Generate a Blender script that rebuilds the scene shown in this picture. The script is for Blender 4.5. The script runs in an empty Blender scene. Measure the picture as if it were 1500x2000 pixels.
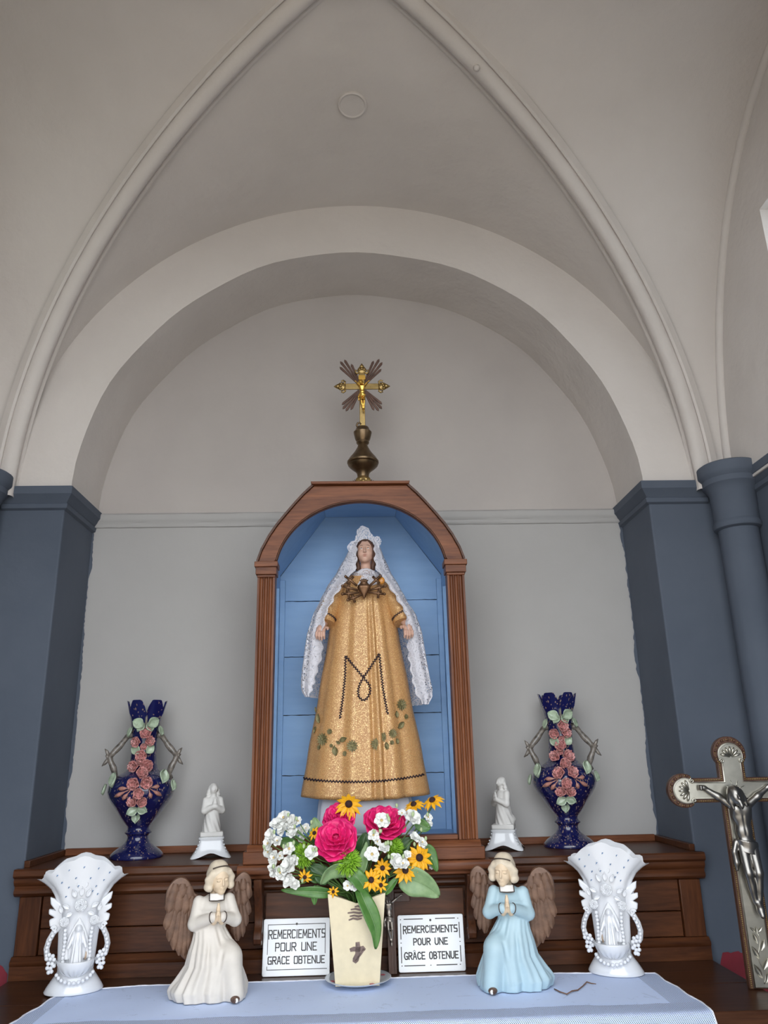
import bpy, bmesh, math, random
import numpy as np
from mathutils import Vector, Matrix

# ------------------------------------------------------------------ camera
scene = bpy.context.scene
COL = scene.collection
PITCH, YAW, ROLL = (math.radians(a) for a in (17.63, 2.08, -1.21))
CAM = np.array([-.008, -2.09, 1.55])
FPX = 1500.0
_f = np.array([math.sin(YAW)*math.cos(PITCH), math.cos(YAW)*math.cos(PITCH), math.sin(PITCH)])
_r = np.array([math.cos(YAW), -math.sin(YAW), 0.0])
_u = np.cross(_r, _f)
CR = math.cos(ROLL)*_r + math.sin(ROLL)*_u
CU = -math.sin(ROLL)*_r + math.cos(ROLL)*_u
cam_data = bpy.data.cameras.new('camera')
cam_data.sensor_fit = 'VERTICAL'
cam_data.sensor_height = 24.0
cam_data.lens = 18.0
cam_data.clip_start = 0.02
cam_data.clip_end = 200
cam = bpy.data.objects.new('camera', cam_data)
cam.matrix_world = Matrix(((CR[0], CU[0], -_f[0], CAM[0]), (CR[1], CU[1], -_f[1], CAM[1]),
                           (CR[2], CU[2], -_f[2], CAM[2]), (0, 0, 0, 1)))
COL.objects.link(cam)
scene.camera = cam

# ------------------------------------------------------------------ light
scene.view_settings.view_transform = 'Standard'
scene.view_settings.look = 'None'
scene.view_settings.gamma = 1.0
scene.view_settings.use_curve_mapping = False
scene.view_settings.exposure = 1.72
world = bpy.data.worlds.new('overcast_sky')
scene.world = world
world.use_nodes = True
wbg = world.node_tree.nodes['Background']
wbg.inputs[0].default_value = (0.90, 0.95, 1.0, 1)
wbg.inputs[1].default_value = 1.35
scene.cycles.max_bounces = 6
scene.cycles.diffuse_bounces = 3
scene.cycles.transparent_max_bounces = 12


def at(px, py, Y=None, Z=None):
    """the point of the place that lies at a given depth (or height) behind a measured spot of the photograph"""
    d = _f + CR*(px-750)/FPX - CU*(py-1000)/FPX
    t = (Y-CAM[1])/d[1] if Y is not None else (Z-CAM[2])/d[2]
    return CAM + d*t


# ------------------------------------------------------------------ object helpers
def link(name, mesh, mat=None, parent=None):
    o = bpy.data.objects.new(name, mesh)
    COL.objects.link(o)
    if mat is not None:
        mesh.materials.append(mat)
    if parent is not None:
        o.parent = parent
    return o


def thing(name, label, cat, loc=(0, 0, 0), rz=0.0, group=None, kind=None):
    o = bpy.data.objects.new(name, None)
    o.empty_display_size = 0.02
    COL.objects.link(o)
    o.location = loc
    o.rotation_euler = (0, 0, rz)
    return tag(o, label, cat, group, kind)


def tag(o, label=None, cat=None, group=None, kind=None):
    if label: o['label'] = label
    if cat: o['category'] = cat
    if group: o['group'] = group
    if kind: o['kind'] = kind
    return o


def copy_tree(o, parent=None):
    c = o.copy()
    COL.objects.link(c)
    c.parent = parent
    for ch in list(o.children):
        copy_tree(ch, c)
    return c


def finish(me, smooth):
    if smooth is True:
        me.shade_smooth()
    elif smooth:
        me.shade_smooth()
        me.set_sharp_from_angle(angle=math.radians(smooth))


class MB:
    """collects shapes into one mesh"""
    def __init__(s):
        s.v, s.f = [], []

    def add(s, vs, fs):
        b = len(s.v)
        s.v.extend([tuple(map(float, p)) for p in vs])
        s.f.extend([tuple(i+b for i in q) for q in fs])
        return s

    def box(s, x0, x1, y0, y1, z0, z1):
        return s.add([(x0, y0, z0), (x1, y0, z0), (x1, y1, z0), (x0, y1, z0), (x0, y0, z1), (x1, y0, z1), (x1, y1, z1), (x0, y1, z1)],
                     [(0, 3, 2, 1), (4, 5, 6, 7), (0, 1, 5, 4), (1, 2, 6, 5), (2, 3, 7, 6), (3, 0, 4, 7)])

    def prism(s, poly, axis, a0, a1):
        """poly is 2-D in the two other axes (xz for axis y, yz for axis x, xy for axis z)"""
        n = len(poly)
        mk = {'y': lambda p, a: (p[0], a, p[1]), 'x': lambda p, a: (a, p[0], p[1]), 'z': lambda p, a: (p[0], p[1], a)}[axis]
        vs = [mk(p, a0) for p in poly]+[mk(p, a1) for p in poly]
        fs = [tuple(range(n)), tuple(range(2*n-1, n-1, -1))]
        fs += [(i, i+n, (i+1) % n+n, (i+1) % n) for i in range(n)]
        return s.add(vs, fs)

    def ring(s, rows, closed=True, cap0=False, cap1=False):
        """rows: list of equally long point loops, skinned"""
        n = len(rows[0])
        vs = [p for r in rows for p in r]
        fs = []
        m = n if closed else n-1
        for j in range(len(rows)-1):
            for i in range(m):
                fs.append((j*n+i, j*n+(i+1) % n, (j+1)*n+(i+1) % n, (j+1)*n+i))
        if cap0: fs.append(tuple(range(n-1, -1, -1)))
        if cap1: fs.append(tuple((len(rows)-1)*n+i for i in range(n)))
        return s.add(vs, fs)

    def lathe(s, prof, n=32, c=(0, 0, 0), cap0=True, cap1=True, mod=None):
        rows = []
        for r, z in prof:
            row = []
            for i in range(n):
                a = 2*math.pi*i/n
                rr = r*(mod(a, z) if mod else 1)
                row.append((c[0]+rr*math.cos(a), c[1]+rr*math.sin(a), c[2]+z))
            rows.append(row)
        return s.ring(rows, True, cap0, cap1)

    def tube(s, pts, r, n=8, cap=True, closed=False):
        P = [Vector(p) for p in pts]
        k = len(P)
        R = [r]*k if isinstance(r, (int, float)) else list(r)
        ref = None
        rows = []
        for i in range(k):
            if closed:
                t = P[(i+1) % k]-P[i-1]
            else:
                t = P[min(i+1, k-1)]-P[max(i-1, 0)]
            t = t.normalized() if t.length > 1e-12 else Vector((0, 0, 1))
            if ref is None:
                ref = Vector((0, 0, 1)) if abs(t.z) < .9 else Vector((1, 0, 0))
            a = (ref-t*ref.dot(t))
            a = a.normalized() if a.length > 1e-9 else t.orthogonal().normalized()
            ref = a
            b = t.cross(a)
            rows.append([P[i]+(a*math.cos(2*math.pi*j/n)+b*math.sin(2*math.pi*j/n))*R[i] for j in range(n)])
        if closed:
            rows.append(rows[0])
            return s.ring(rows)
        return s.ring(rows, True, cap, cap)

    def ball(s, c, r, nu=12, nv=8, M=None):
        rx, ry, rz = (r, r, r) if isinstance(r, (int, float)) else r
        vs, fs = [], []
        for j in range(1, nv):
            ph = math.pi*j/nv
            for i in range(nu):
                th = 2*math.pi*i/nu
                vs.append(Vector((rx*math.sin(ph)*math.cos(th), ry*math.sin(ph)*math.sin(th), rz*math.cos(ph))))
        vs.append(Vector((0, 0, rz)))
        vs.append(Vector((0, 0, -rz)))
        for j in range(nv-2):
            for i in range(nu):
                fs.append((j*nu+i, (j+1)*nu+i, (j+1)*nu+(i+1) % nu, j*nu+(i+1) % nu))
        t, b = len(vs)-2, len(vs)-1
        for i in range(nu):
            fs.append((t, i, (i+1) % nu))
            fs.append((b, (nv-2)*nu+(i+1) % nu, (nv-2)*nu+i))
        C = Vector(c)
        if M is not None:
            vs = [M @ v for v in vs]
        return s.add([v+C for v in vs], fs)

    def grid(s, fn, nu, nv, thick=0.0):
        """fn(u,v) for u,v in 0..1; an open sheet, given two faces when thick"""
        P = np.array([[fn(i/(nu-1), j/(nv-1)) for i in range(nu)] for j in range(nv)], float)
        if not thick:
            return s.ring([list(map(tuple, row)) for row in P], closed=False)
        du = np.gradient(P, axis=1)
        dv = np.gradient(P, axis=0)
        N = np.cross(du, dv)
        N /= np.maximum(np.linalg.norm(N, axis=2, keepdims=True), 1e-12)
        A, B = P+N*thick/2, P-N*thick/2
        idx = lambda j, i: j*nu+i
        k = nu*nv
        fs = []
        for j in range(nv-1):
            for i in range(nu-1):
                a, b, c, d = idx(j, i), idx(j, i+1), idx(j+1, i+1), idx(j+1, i)
                fs.append((a, b, c, d))
                fs.append((a+k, d+k, c+k, b+k))
        edge = [(0, i) for i in range(nu)]+[(j, nu-1) for j in range(1, nv)]+[(nv-1, i) for i in range(nu-2, -1, -1)]+[(j, 0) for j in range(nv-2, 0, -1)]
        for q in range(len(edge)):
            a, b = idx(*edge[q]), idx(*edge[(q+1) % len(edge)])
            fs.append((b, a, a+k, b+k))
        return s.add(np.concatenate([A.reshape(-1, 3), B.reshape(-1, 3)]), fs)

    def xf(s, M, start=0):
        s.v[start:] = [tuple(M @ Vector(p)) for p in s.v[start:]]
        return s

    def mesh(s, name='m', smooth=35):
        me = bpy.data.meshes.new(name)
        me.from_pydata(s.v, [], s.f)
        me.validate()
        bm = bmesh.new()
        bm.from_mesh(me)
        bmesh.ops.recalc_face_normals(bm, faces=bm.faces)
        bm.to_mesh(me)
        bm.free()
        finish(me, smooth)
        return me

    def build(s, name, mat=None, parent=None, smooth=35, bev=0.0, loc=None):
        o = link(name, s.mesh(name, smooth), mat, parent)
        if bev:
            m = o.modifiers.new('edge', 'BEVEL')
            m.width = bev
            m.segments = 2
            m.limit_method = 'ANGLE'
            m.angle_limit = math.radians(40)
        if loc is not None:
            o.location = loc
        return o


# ------------------------------------------------------------------ carving in a distance field
class SDF:
    """smooth-blended solids, turned into a mesh by surface nets"""
    def __init__(s, lo, hi, h):
        s.lo, s.h = np.array(lo, np.float32), h
        n = [int(math.ceil((hi[i]-lo[i])/h))+1 for i in range(3)]
        s.x, s.y, s.z = np.meshgrid(*[np.float32(lo[i])+np.arange(n[i], dtype=np.float32)*np.float32(h) for i in range(3)], indexing='ij')
        s.d = np.full(s.x.shape, 1.0, np.float32)

    def put(s, d, k=0.0):
        if k <= 0:
            s.d = np.minimum(s.d, d)
        else:
            hh = np.clip(.5+.5*(s.d-d)/k, 0, 1)
            s.d = s.d*(1-hh)+d*hh-k*hh*(1-hh)
        return s

    def cut(s, d, k=0.0):
        if k <= 0:
            s.d = np.maximum(s.d, -d)
        else:
            hh = np.clip(.5-.5*(s.d+d)/k, 0, 1)
            s.d = s.d*(1-hh)-d*hh+k*hh*(1-hh)
        return s

    def ell(s, c, r, R=None):
        p = [s.x-c[0], s.y-c[1], s.z-c[2]]
        if R is not None:
            p = [p[0]*R[0][i]+p[1]*R[1][i]+p[2]*R[2][i] for i in range(3)]
        r = (r, r, r) if isinstance(r, (int, float)) else r
        k0 = np.sqrt((p[0]/r[0])**2+(p[1]/r[1])**2+(p[2]/r[2])**2)
        k1 = np.sqrt((p[0]/r[0]**2)**2+(p[1]/r[1]**2)**2+(p[2]/r[2]**2)**2)
        return (k0*(k0-1)/np.maximum(k1, 1e-9)).astype(np.float32)

    def cap(s, a, b, ra, rb):
        a, b = np.array(a, float), np.array(b, float)
        ab = b-a
        t = np.clip(((s.x-a[0])*ab[0]+(s.y-a[1])*ab[1]+(s.z-a[2])*ab[2])/max(ab@ab, 1e-12), 0, 1)
        return (np.sqrt((s.x-a[0]-t*ab[0])**2+(s.y-a[1]-t*ab[1])**2+(s.z-a[2]-t*ab[2])**2)-(ra+(rb-ra)*t)).astype(np.float32)

    def chain(s, pts, rs, k=0.004):
        for i in range(len(pts)-1):
            s.put(s.cap(pts[i], pts[i+1], rs[i], rs[i+1]), k)
        return s

    def mesh(s, name, smooth=True):
        v = s.d
        sg = v < 0
        nx, ny, nz = v.shape
        cnt = np.zeros((nx-1, ny-1, nz-1), np.int8)
        cor = [(i, j, k) for i in (0, 1) for j in (0, 1) for k in (0, 1)]
        for i, j, k in cor:
            cnt += sg[i:nx-1+i, j:ny-1+j, k:nz-1+k]
        act = (cnt > 0) & (cnt < 8)
        I = np.argwhere(act)
        idx = np.full(act.shape, -1, np.int64)
        idx[act] = np.arange(len(I))
        pos = np.zeros((len(I), 3))
        num = np.zeros(len(I))
        for a in cor:
            for ax in range(3):
                if a[ax]: continue
                b = list(a); b[ax] = 1
                va = v[I[:, 0]+a[0], I[:, 1]+a[1], I[:, 2]+a[2]]
                vb = v[I[:, 0]+b[0], I[:, 1]+b[1], I[:, 2]+b[2]]
                m = (va < 0) != (vb < 0)
                t = np.where(m, va/np.where(m, va-vb, 1), 0)
                p = np.array(a, float)[None].repeat(len(I), 0)
                p[:, ax] = t
                pos += p*m[:, None]
                num += m
        pos = (pos/num[:, None]+I)*s.h+s.lo
        quads = []
        for ax in range(3):
            b, c = (ax+1) % 3, (ax+2) % 3
            sl0 = [slice(None)]*3; sl1 = [slice(None)]*3
            sl0[ax] = slice(0, -1); sl1[ax] = slice(1, None)
            s0, s1 = sg[tuple(sl0)], sg[tuple(sl1)]
            E = np.argwhere(s0 != s1)
            E = E[(E[:, b] > 0) & (E[:, c] > 0) & (E[:, b] < v.shape[b]-1) & (E[:, c] < v.shape[c]-1)]
            fl = s0[E[:, 0], E[:, 1], E[:, 2]]
            q = []
            for db, dc in ((1, 1), (0, 1), (0, 0), (1, 0)):
                e = E.copy(); e[:, b] -= db; e[:, c] -= dc
                q.append(idx[e[:, 0], e[:, 1], e[:, 2]])
            q = np.stack(q, 1)
            q[~fl] = q[~fl][:, ::-1]
            quads.append(q)
        quads = np.concatenate(quads)
        me = bpy.data.meshes.new(name)
        me.from_pydata(pos.tolist(), [], quads.tolist())
        if smooth: me.shade_smooth()
        return me

    def build(s, name, mat, parent=None):
        return link(name, s.mesh(name), mat, parent)


def rotm(ax, deg):
    return np.array(Matrix.Rotation(math.radians(deg), 3, ax))


# ------------------------------------------------------------------ materials
def nodes(name):
    m = bpy.data.materials.new(name)
    m.use_nodes = True
    nt = m.node_tree
    return m, nt, nt.nodes['Principled BSDF']


def coords(nt, scale=(1, 1, 1), out='Object'):
    t = nt.nodes.new('ShaderNodeTexCoord')
    mp = nt.nodes.new('ShaderNodeMapping')
    mp.inputs['Scale'].default_value = scale
    nt.links.new(t.outputs[out], mp.inputs['Vector'])
    return mp.outputs['Vector']


def noise(nt, vec, scale, detail=4, rough=.55, dist=0.0):
    n = nt.nodes.new('ShaderNodeTexNoise')
    n.inputs['Scale'].default_value = scale
    n.inputs['Detail'].default_value = detail
    n.inputs['Roughness'].default_value = rough
    n.inputs['Distortion'].default_value = dist
    nt.links.new(vec, n.inputs['Vector'])
    return n.outputs['Fac']


def ramp(nt, fac, stops, interp='LINEAR'):
    r = nt.nodes.new('ShaderNodeValToRGB')
    r.color_ramp.interpolation = interp
    el = r.color_ramp.elements
    while len(el) < len(stops): el.new(.5)
    for e, (p, c) in zip(el, stops):
        e.position = p
        e.color = (*c, 1) if len(c) == 3 else c
    nt.links.new(fac, r.inputs['Fac'])
    return r.outputs['Color']


def bump(nt, bsdf, h, strength=.3, dist=.002):
    b = nt.nodes.new('ShaderNodeBump')
    b.inputs['Strength'].default_value = strength
    b.inputs['Distance'].default_value = dist
    nt.links.new(h, b.inputs['Height'])
    nt.links.new(b.outputs['Normal'], bsdf.inputs['Normal'])


def plain(name, col, rough=.5, metal=0.0, var=0.0, vscale=30, bmp=0.0, bscale=60, bdist=.002, coat=0.0, spec=None, sss=0.0):
    m, nt, b = nodes(name)
    b.inputs['Roughness'].default_value = rough
    b.inputs['Metallic'].default_value = metal
    b.inputs['Base Color'].default_value = (*col, 1)
    if coat:
        b.inputs['Coat Weight'].default_value = coat
        b.inputs['Coat Roughness'].default_value = .08
    if spec is not None:
        b.inputs['Specular IOR Level'].default_value = spec
    if sss:
        b.inputs['Subsurface Weight'].default_value = sss
        b.inputs['Subsurface Radius'].default_value = (.004, .003, .002)
    if var or bmp:
        vec = coords(nt)
    if var:
        c0 = tuple(max(0, c*(1-var)) for c in col)
        c1 = tuple(min(1, c*(1+var)) for c in col)
        nt.links.new(ramp(nt, noise(nt, vec, vscale), [(.3, c0), (.7, c1)]), b.inputs['Base Color'])
    if bmp:
        bump(nt, b, noise(nt, vec, bscale, 5), bmp, bdist)
    return m


def wood(name, dark, light, axis='x', scale=1.0, rough=.38, ring=1.0):
    m, nt, b = nodes(name)
    sc = {'x': (2, 22, 22), 'y': (22, 2, 22), 'z': (22, 22, 2)}[axis]
    vec = coords(nt, tuple(s*scale for s in sc))
    oi = nt.nodes.new('ShaderNodeObjectInfo')
    add = nt.nodes.new('ShaderNodeVectorMath'); add.operation = 'ADD'
    mul = nt.nodes.new('ShaderNodeMath'); mul.operation = 'MULTIPLY'; mul.inputs[1].default_value = 37.0
    nt.links.new(oi.outputs['Random'], mul.inputs[0])
    nt.links.new(vec, add.inputs[0]); nt.links.new(mul.outputs[0], add.inputs[1])
    v2 = add.outputs[0]
    n1 = noise(nt, v2, 1.2, 6, .6, 1.4)
    n2 = noise(nt, v2, 7.0, 4, .6, .3)
    mx = nt.nodes.new('ShaderNodeMath'); mx.operation = 'MULTIPLY_ADD'; mx.inputs[1].default_value = .55 
    nt.links.new(n1, mx.inputs[0])
    m2 = nt.nodes.new('ShaderNodeMath'); m2.operation = 'MULTIPLY'; m2.inputs[1].default_value = .45
    nt.links.new(n2, m2.inputs[0]); nt.links.new(m2.outputs[0], mx.inputs[2])
    mid = tuple((a+c)/2 for a, c in zip(dark, light))
    nt.links.new(ramp(nt, mx.outputs[0], [(.32, dark), (.5, mid), (.68, light)]), b.inputs['Base Color'])
    b.inputs['Roughness'].default_value = rough
    b.inputs['Specular IOR Level'].default_value = .3
    bump(nt, b, mx.outputs[0], .25, .0015)
    return m

# ================================================================== THE ROOM
def plaster(name, c0, c1, lump=.5):
    m, nt, b = nodes(name)
    v = coords(nt)
    nt.links.new(ramp(nt, noise(nt, v, 3.5, 5, .6), [(.3, c0), (.7, c1)]), b.inputs['Base Color'])
    b.inputs['Roughness'].default_value = .85
    h1 = noise(nt, v, 9, 3, .5)
    h2 = noise(nt, v, 120, 3, .6)
    ma = nt.nodes.new('ShaderNodeMath'); ma.operation = 'MULTIPLY_ADD'; ma.inputs[1].default_value = .08
    nt.links.new(h2, ma.inputs[0]); nt.links.new(h1, ma.inputs[2])
    bump(nt, b, ma.outputs[0], lump, .012)
    return m


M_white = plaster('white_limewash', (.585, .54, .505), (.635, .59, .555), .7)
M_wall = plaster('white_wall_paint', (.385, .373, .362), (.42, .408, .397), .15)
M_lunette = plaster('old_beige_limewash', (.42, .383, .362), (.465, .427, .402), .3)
M_blue = plaster('slate_blue_paint', (.070, .086, .116), (.092, .109, .142), .2)
M_red = plain('dark_red_paint', (.20, .012, .025), .55, var=.3, vscale=8)
M_floor = plain('stone_floor', (.12, .11, .10), .7, var=.2, vscale=6)
M_ground = plain('gravel_ground', (.31, .272, .225), .9, var=.25, vscale=3)

ZS, RA, RO, YA = 2.19, .74, .90, -.214         # springing height, arch radii, plane of the arch face
YK, ZK = -.90, 3.17                            # keystone
XW = .97                                       # side walls
YF = 2*YK-YA                                   # front arch face


def struct(o):
    o['kind'] = 'structure'
    return o


# back wall, with a lunette under the arch
wb = thing('wall_back', 'plain back wall with a pale lower field and a rounded lunette above', 'wall', kind='structure')
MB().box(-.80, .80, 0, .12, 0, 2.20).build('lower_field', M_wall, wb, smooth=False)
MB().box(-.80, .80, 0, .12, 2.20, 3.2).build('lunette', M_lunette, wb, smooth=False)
MB_fl = MB().box(-1.3, 1.3, -1.85, .12, -.1, 0)
struct(MB_fl.build('floor', M_floor, smooth=False))
g = MB().box(-14, 14, -30, -1.85, -.25, -.12)
struct(tag(g.build('ground', M_ground, smooth=False), 'gravel ground outside the chapel archway', 'ground'))


def arch_block(y0, y1, rin, n=48):
    """round arch ring between two upright planes"""
    m = MB()
    rows = []
    for i in range(n+1):
        a = math.pi*i/n
        c, s = math.cos(a), math.sin(a)
        wob = .0025*math.sin(7*a+1)+.0015*math.sin(17*a)
        ri = rin+wob
        ro = RO+.06
        rows.append([(ri*c, y0, ZS+ri*s), (ro*c, y0, ZS+ro*s), (ro*c, y1, ZS+ro*s), (ri*c, y1, ZS+ri*s)])
    return m.ring(rows, True, True, True)


def imp_profile():
    # (projection, height above the impost's foot)
    return [(0, 0), (.008, .004), (.010, .014), (.006, .018), (.018, .034), (.022, .038), (.022, .058), (.012, .062), (0, .066)]


def impost(path, m, z0, outset=1.0):
    """sweeps the impost profile along an xy path (list of points), projecting to the path's right side"""
    prof = imp_profile()
    P = [Vector((p[0], p[1], 0)) for p in path]
    nrm = []
    for i in range(len(P)):
        d0 = (P[i]-P[i-1]).normalized() if i else None
        d1 = (P[i+1]-P[i]).normalized() if i < len(P)-1 else None
        ns = [Vector((d.y, -d.x, 0)) for d in (d0, d1) if d is not None]
        if len(ns) == 2:
            b = (ns[0]+ns[1]).normalized()
            nrm.append(b/max(b.dot(ns[0]), .3))
        else:
            nrm.append(ns[0])
    rows = [[tuple(P[i]+nrm[i]*pr*outset+Vector((0, 0, z0+h))) for pr, h in prof] for i in range(len(P))]
    return m.ring(rows, closed=False)


for side, nm in ((-1, 'left'), (1, 'right')):
    # piers at the back and at the front, side wall between them
    pw = thing('wall_'+nm, 'slate blue side wall with piers and white lunette on the '+nm, 'wall', kind='structure')
    mir = lambda x0, x1: (min(side*x0, side*x1), max(side*x0, side*x1))
    for y0, y1 in ((YA, .12), (YF-.22, YF)):
        MB().box(*mir(.75 if y0 == YA else .865, 1.3), y0, y1, 0, ZS).build('pier', M_blue, pw, smooth=False, bev=.004)
    a, b = mir(XW+.02, 1.3)
    MB().box(a, b, YF-.02, YA+.02, 0, ZS+.02).build('blue_wall_face', M_blue, pw, smooth=False)
    # upper white part of the side wall, with the window opening cut as four boxes around it
    wy0, wy1, wz0, wz1 = -.95, -.572, 2.45, 2.79
    a, b = mir(XW, 1.3)
    for q in ((YF-.02, wy0, ZS, 3.3), (wy1, YA+.02, ZS, 3.3), (wy0, wy1, ZS, wz0), (wy0, wy1, wz1, 3.3)):
        MB().box(a, b, q[0], q[1], q[2], q[3]).build('white_wall_face', M_white, pw, smooth=False)
    # impost moulding: reveal, pier face, then along the side wall
    m = MB()
    impost([(-.905, YA), (-.75, YA), (-.75, 0)] if side < 0 else [(.75, 0), (.75, YA), (.905, YA)], m, ZS-.03)
    m.build('impost_moulding', M_blue, pw, smooth=30)
    m = MB()
    if side > 0:
        impost([(XW+.02, YF), (XW+.02, YA)], m, ZS-.03, -1.0)
    else:
        impost([(-XW-.02, YF), (-XW-.02, YA)], m, ZS-.03, 1.0)
    m.build('impost_moulding', M_blue, pw, smooth=30)
    # engaged corner column with capital
    for yc in (-.272, YF+.058):
        col = MB()
        cx = side*.944
        fl = lambda a, z: 1-.03*abs(math.sin(6*a)) if z < 2.05 else 1
        col.lathe([(.047, 0), (.047, 2.075), (.047, 2.078)], 48, (cx, yc, 0), mod=fl).build('column_shaft', M_blue, pw)
        MB().lathe([(.047, 2.07), (.056, 2.074), (.058, 2.08), (.056, 2.088), (.053, 2.092), (.053, 2.10), (.055, 2.165), (.062, 2.18), (.068, 2.186),
                    (.068, 2.2), (.074, 2.208), (.076, 2.214), (.076, 2.236), (.07, 2.24)], 36, (cx, yc, 0)).build('column_capital', M_blue, pw)
    # ragged brush edge of the slate paint on the white back wall
    rnd = random.Random(3+side)
    n = 150
    zs = np.linspace(1.30, 2.17, n)
    vs, fs = [], []
    w = .005
    for i, z in enumerate(zs):
        w = max(.002, min(.009, w+rnd.uniform(-.0022, .0022)))
        vs += [(side*.76, -.0012, z), (side*(.75-w), -.0012, z)]
        if i: fs.append((2*i-2, 2*i-1, 2*i+1, 2*i))
    MB().add(vs, fs).build('paint_edge', M_blue, pw, smooth=False)
    # red dado paint low on the pier, torn upper edge
    rnd = random.Random(11)
    xs = np.linspace(.765 if side > 0 else .76, .90, 24)
    zt = 1.125 if side > 0 else 1.155
    vs, fs = [], []
    for i, x in enumerate(xs):
        ed = zt+rnd.uniform(-.003, .003)-(.05*max(0, 1-i/3.0) if side > 0 else .03*max(0, 1-i/5.0))
        vs += [(side*x, YA-.0015, .2), (side*x, YA-.0015, ed)]
        if i: fs.append((2*i-2, 2*i-1, 2*i+1, 2*i))
    MB().add(vs, fs).build('red_dado_paint', M_red, pw, smooth=False)

# ceiling: arches, webs, ribs, keystone are pieces of one groin vault
vault = thing('ceiling', 'whitewashed groin vault with round ribs over the altar', 'ceiling', kind='structure')
arch_block(YA, 0.02, RA).build('wall_arch', M_white, vault, smooth=25)
arch_block(YF-.22, YF, .862).build('wall_arch', M_white, vault, smooth=25)


def rib_pt(a, sx, sy):
    c = math.cos(a)**1.1 if math.cos(a) > 0 else 0
    yy = (-.23-YK)*c
    return Vector((sx*.9*c, YK+sy*yy, ZS+(ZK-ZS)*math.sin(a)))


def web(fn_wall, fn_rib, n=60, k=14):
    def fn(u, v):
        A, B = fn_wall(u), fn_rib(u)
        P = A.lerp(B, v)
        P.z -= .012*math.sin(math.pi*v)*math.sin(math.pi*u)
        return tuple(P)
    return MB().grid(fn, n, k)


for sy, yy in ((1, YA), (-1, YF)):
    web(lambda u: Vector((RO*math.cos(math.pi*u), yy, ZS+RO*math.sin(math.pi*u))),
        lambda u: rib_pt(math.pi*u if u <= .5 else math.pi*(1-u), 1 if u <= .5 else -1, sy)).build('vault_web', M_white, vault, smooth=True)
for sx in (-1, 1):
    web(lambda u: Vector((sx*XW, YK+.67*math.cos(math.pi*u), ZS+.95*math.sin(math.pi*u))),
        lambda u: rib_pt(math.pi*u if u <= .5 else math.pi*(1-u), sx, 1 if u <= .5 else -1)).build('vault_web', M_white, vault, smooth=True)
    MB().tube([(sx*(XW-.002), YK+.668*math.cos(math.pi*i/48), ZS+.948*math.sin(math.pi*i/48)) for i in range(49)], .013, 10).build('wall_rib', M_white, vault, smooth=True)
for sx in (-1, 1):
    for sy in (-1, 1):
        m = MB()
        rows = []
        for i in range(57):
            a = math.pi/2*i/56
            P = rib_pt(a, sx, sy)
            T = (rib_pt(min(a+.02, math.pi/2), sx, sy)-rib_pt(max(a-.02, 0), sx, sy)).normalized()
            side_v = Vector((-sy*(-.23-YK), sx*.9, 0)).normalized()
            dn = T.cross(side_v).normalized()
            if dn.z > 0 and a > .5: dn = -dn
            if a <= .5 and dn.x*sx > 0: dn = -dn
            # moulded roll with two fillets
            prof = [(-.036, -.012), (-.032, .010), (-.026, .012), (-.021, .007), (-.017, .020), (-.009, .028), (0, .031), (.009, .028), (.017, .020),
                    (.021, .007), (.026, .012), (.032, .010), (.036, -.012)]
            rows.append([tuple(P+side_v*p+dn*q) for p, q in prof])
        m.ring(rows, closed=False).build('rib', M_white, vault, smooth=50)
MB().lathe([(.0, -.052), (.030, -.052), (.034, -.046), (.050, -.040), (.062, -.028), (.066, -.01), (.066, .03)], 36, (0, YK, ZK-.005)).build('keystone', M_white, vault)
# a plug of plaster and a knob left in the vault
p = (.281, -.702, 3.078)
MB().ball(tuple(p), .008).build('plaster_knob', M_white, vault, smooth=True)
p = (-.0107, -.555, 3.1155)
nrm = Vector((0, -.12, -1)).normalized()
q = Matrix.Translation(Vector(p)+Vector((0, 0, .0))) @ Vector((0, 0, -1)).rotation_difference(nrm).to_matrix().to_4x4()
pm = MB().lathe([(.030, .0022), (.0325, .0045), (.0345, .0045), (.0365, .002), (.037, -.01)], 40, cap0=True)
for i, v in enumerate(pm.v): pm.v[i] = tuple(q @ Vector((v[0], v[1], -v[2])))
pm.build('plaster_plug', M_white, vault)

# cornice moulding of the back wall
m = MB()
prof = [(0, 0), (.004, .002), (.006, .008), (.006, .013), (.010, .018), (.012, .024), (.012, .036), (.008, .040), (.0, .044)]
rnd = random.Random(5)
rows = [[(x, -pr+rnd.uniform(-.0006, .0006), 2.174+h+rnd.uniform(-.0006, .0006)) for pr, h in prof] for x in np.linspace(-.75, .75, 60)]
struct(m.ring(rows, closed=False).build('trim_1', M_wall, smooth=40))

# window high in the right wall; left pane added unseen to tint the vault
def pane_mat(name, col, s):
    mt, nt, b = nodes(name)
    b.inputs['Base Color'].default_value = (*col, 1)
    b.inputs['Roughness'].default_value = .4
    b.inputs['Emission Color'].default_value = (*col, 1)
    b.inputs['Emission Strength'].default_value = s
    return mt


for k, (sx, col, s) in enumerate(((1, (.80, .90, .98), .40), (-1, (.84, .93, .82), .16))):
    w = thing('window_%d' % (k+1), ('small bright pane of daylight high in the right wall' if sx > 0 else 'small unseen glowing pane added high in the left wall to tint the vault'), 'window',
              (sx*(XW+.05), (wy0+wy1)/2, (wz0+wz1)/2), kind='structure')
    hw, hh = (wy1-wy0)/2, (wz1-wz0)/2
    MB().box(-.004, .004, -hw, hw, -hh, hh).build('pane', pane_mat('lit_pane_%d' % k, col, s), w, smooth=False)
    f = MB()
    for q in ((-hw, -hw+.014, -hh, hh), (hw-.014, hw, -hh, hh), (-hw+.014, hw-.014, -hh, -hh+.014), (-hw+.014, hw-.014, hh-.014, hh)):
        f.box(-.012, .012, *q)
    f.build('window_frame', M_white, w, smooth=False)

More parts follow.
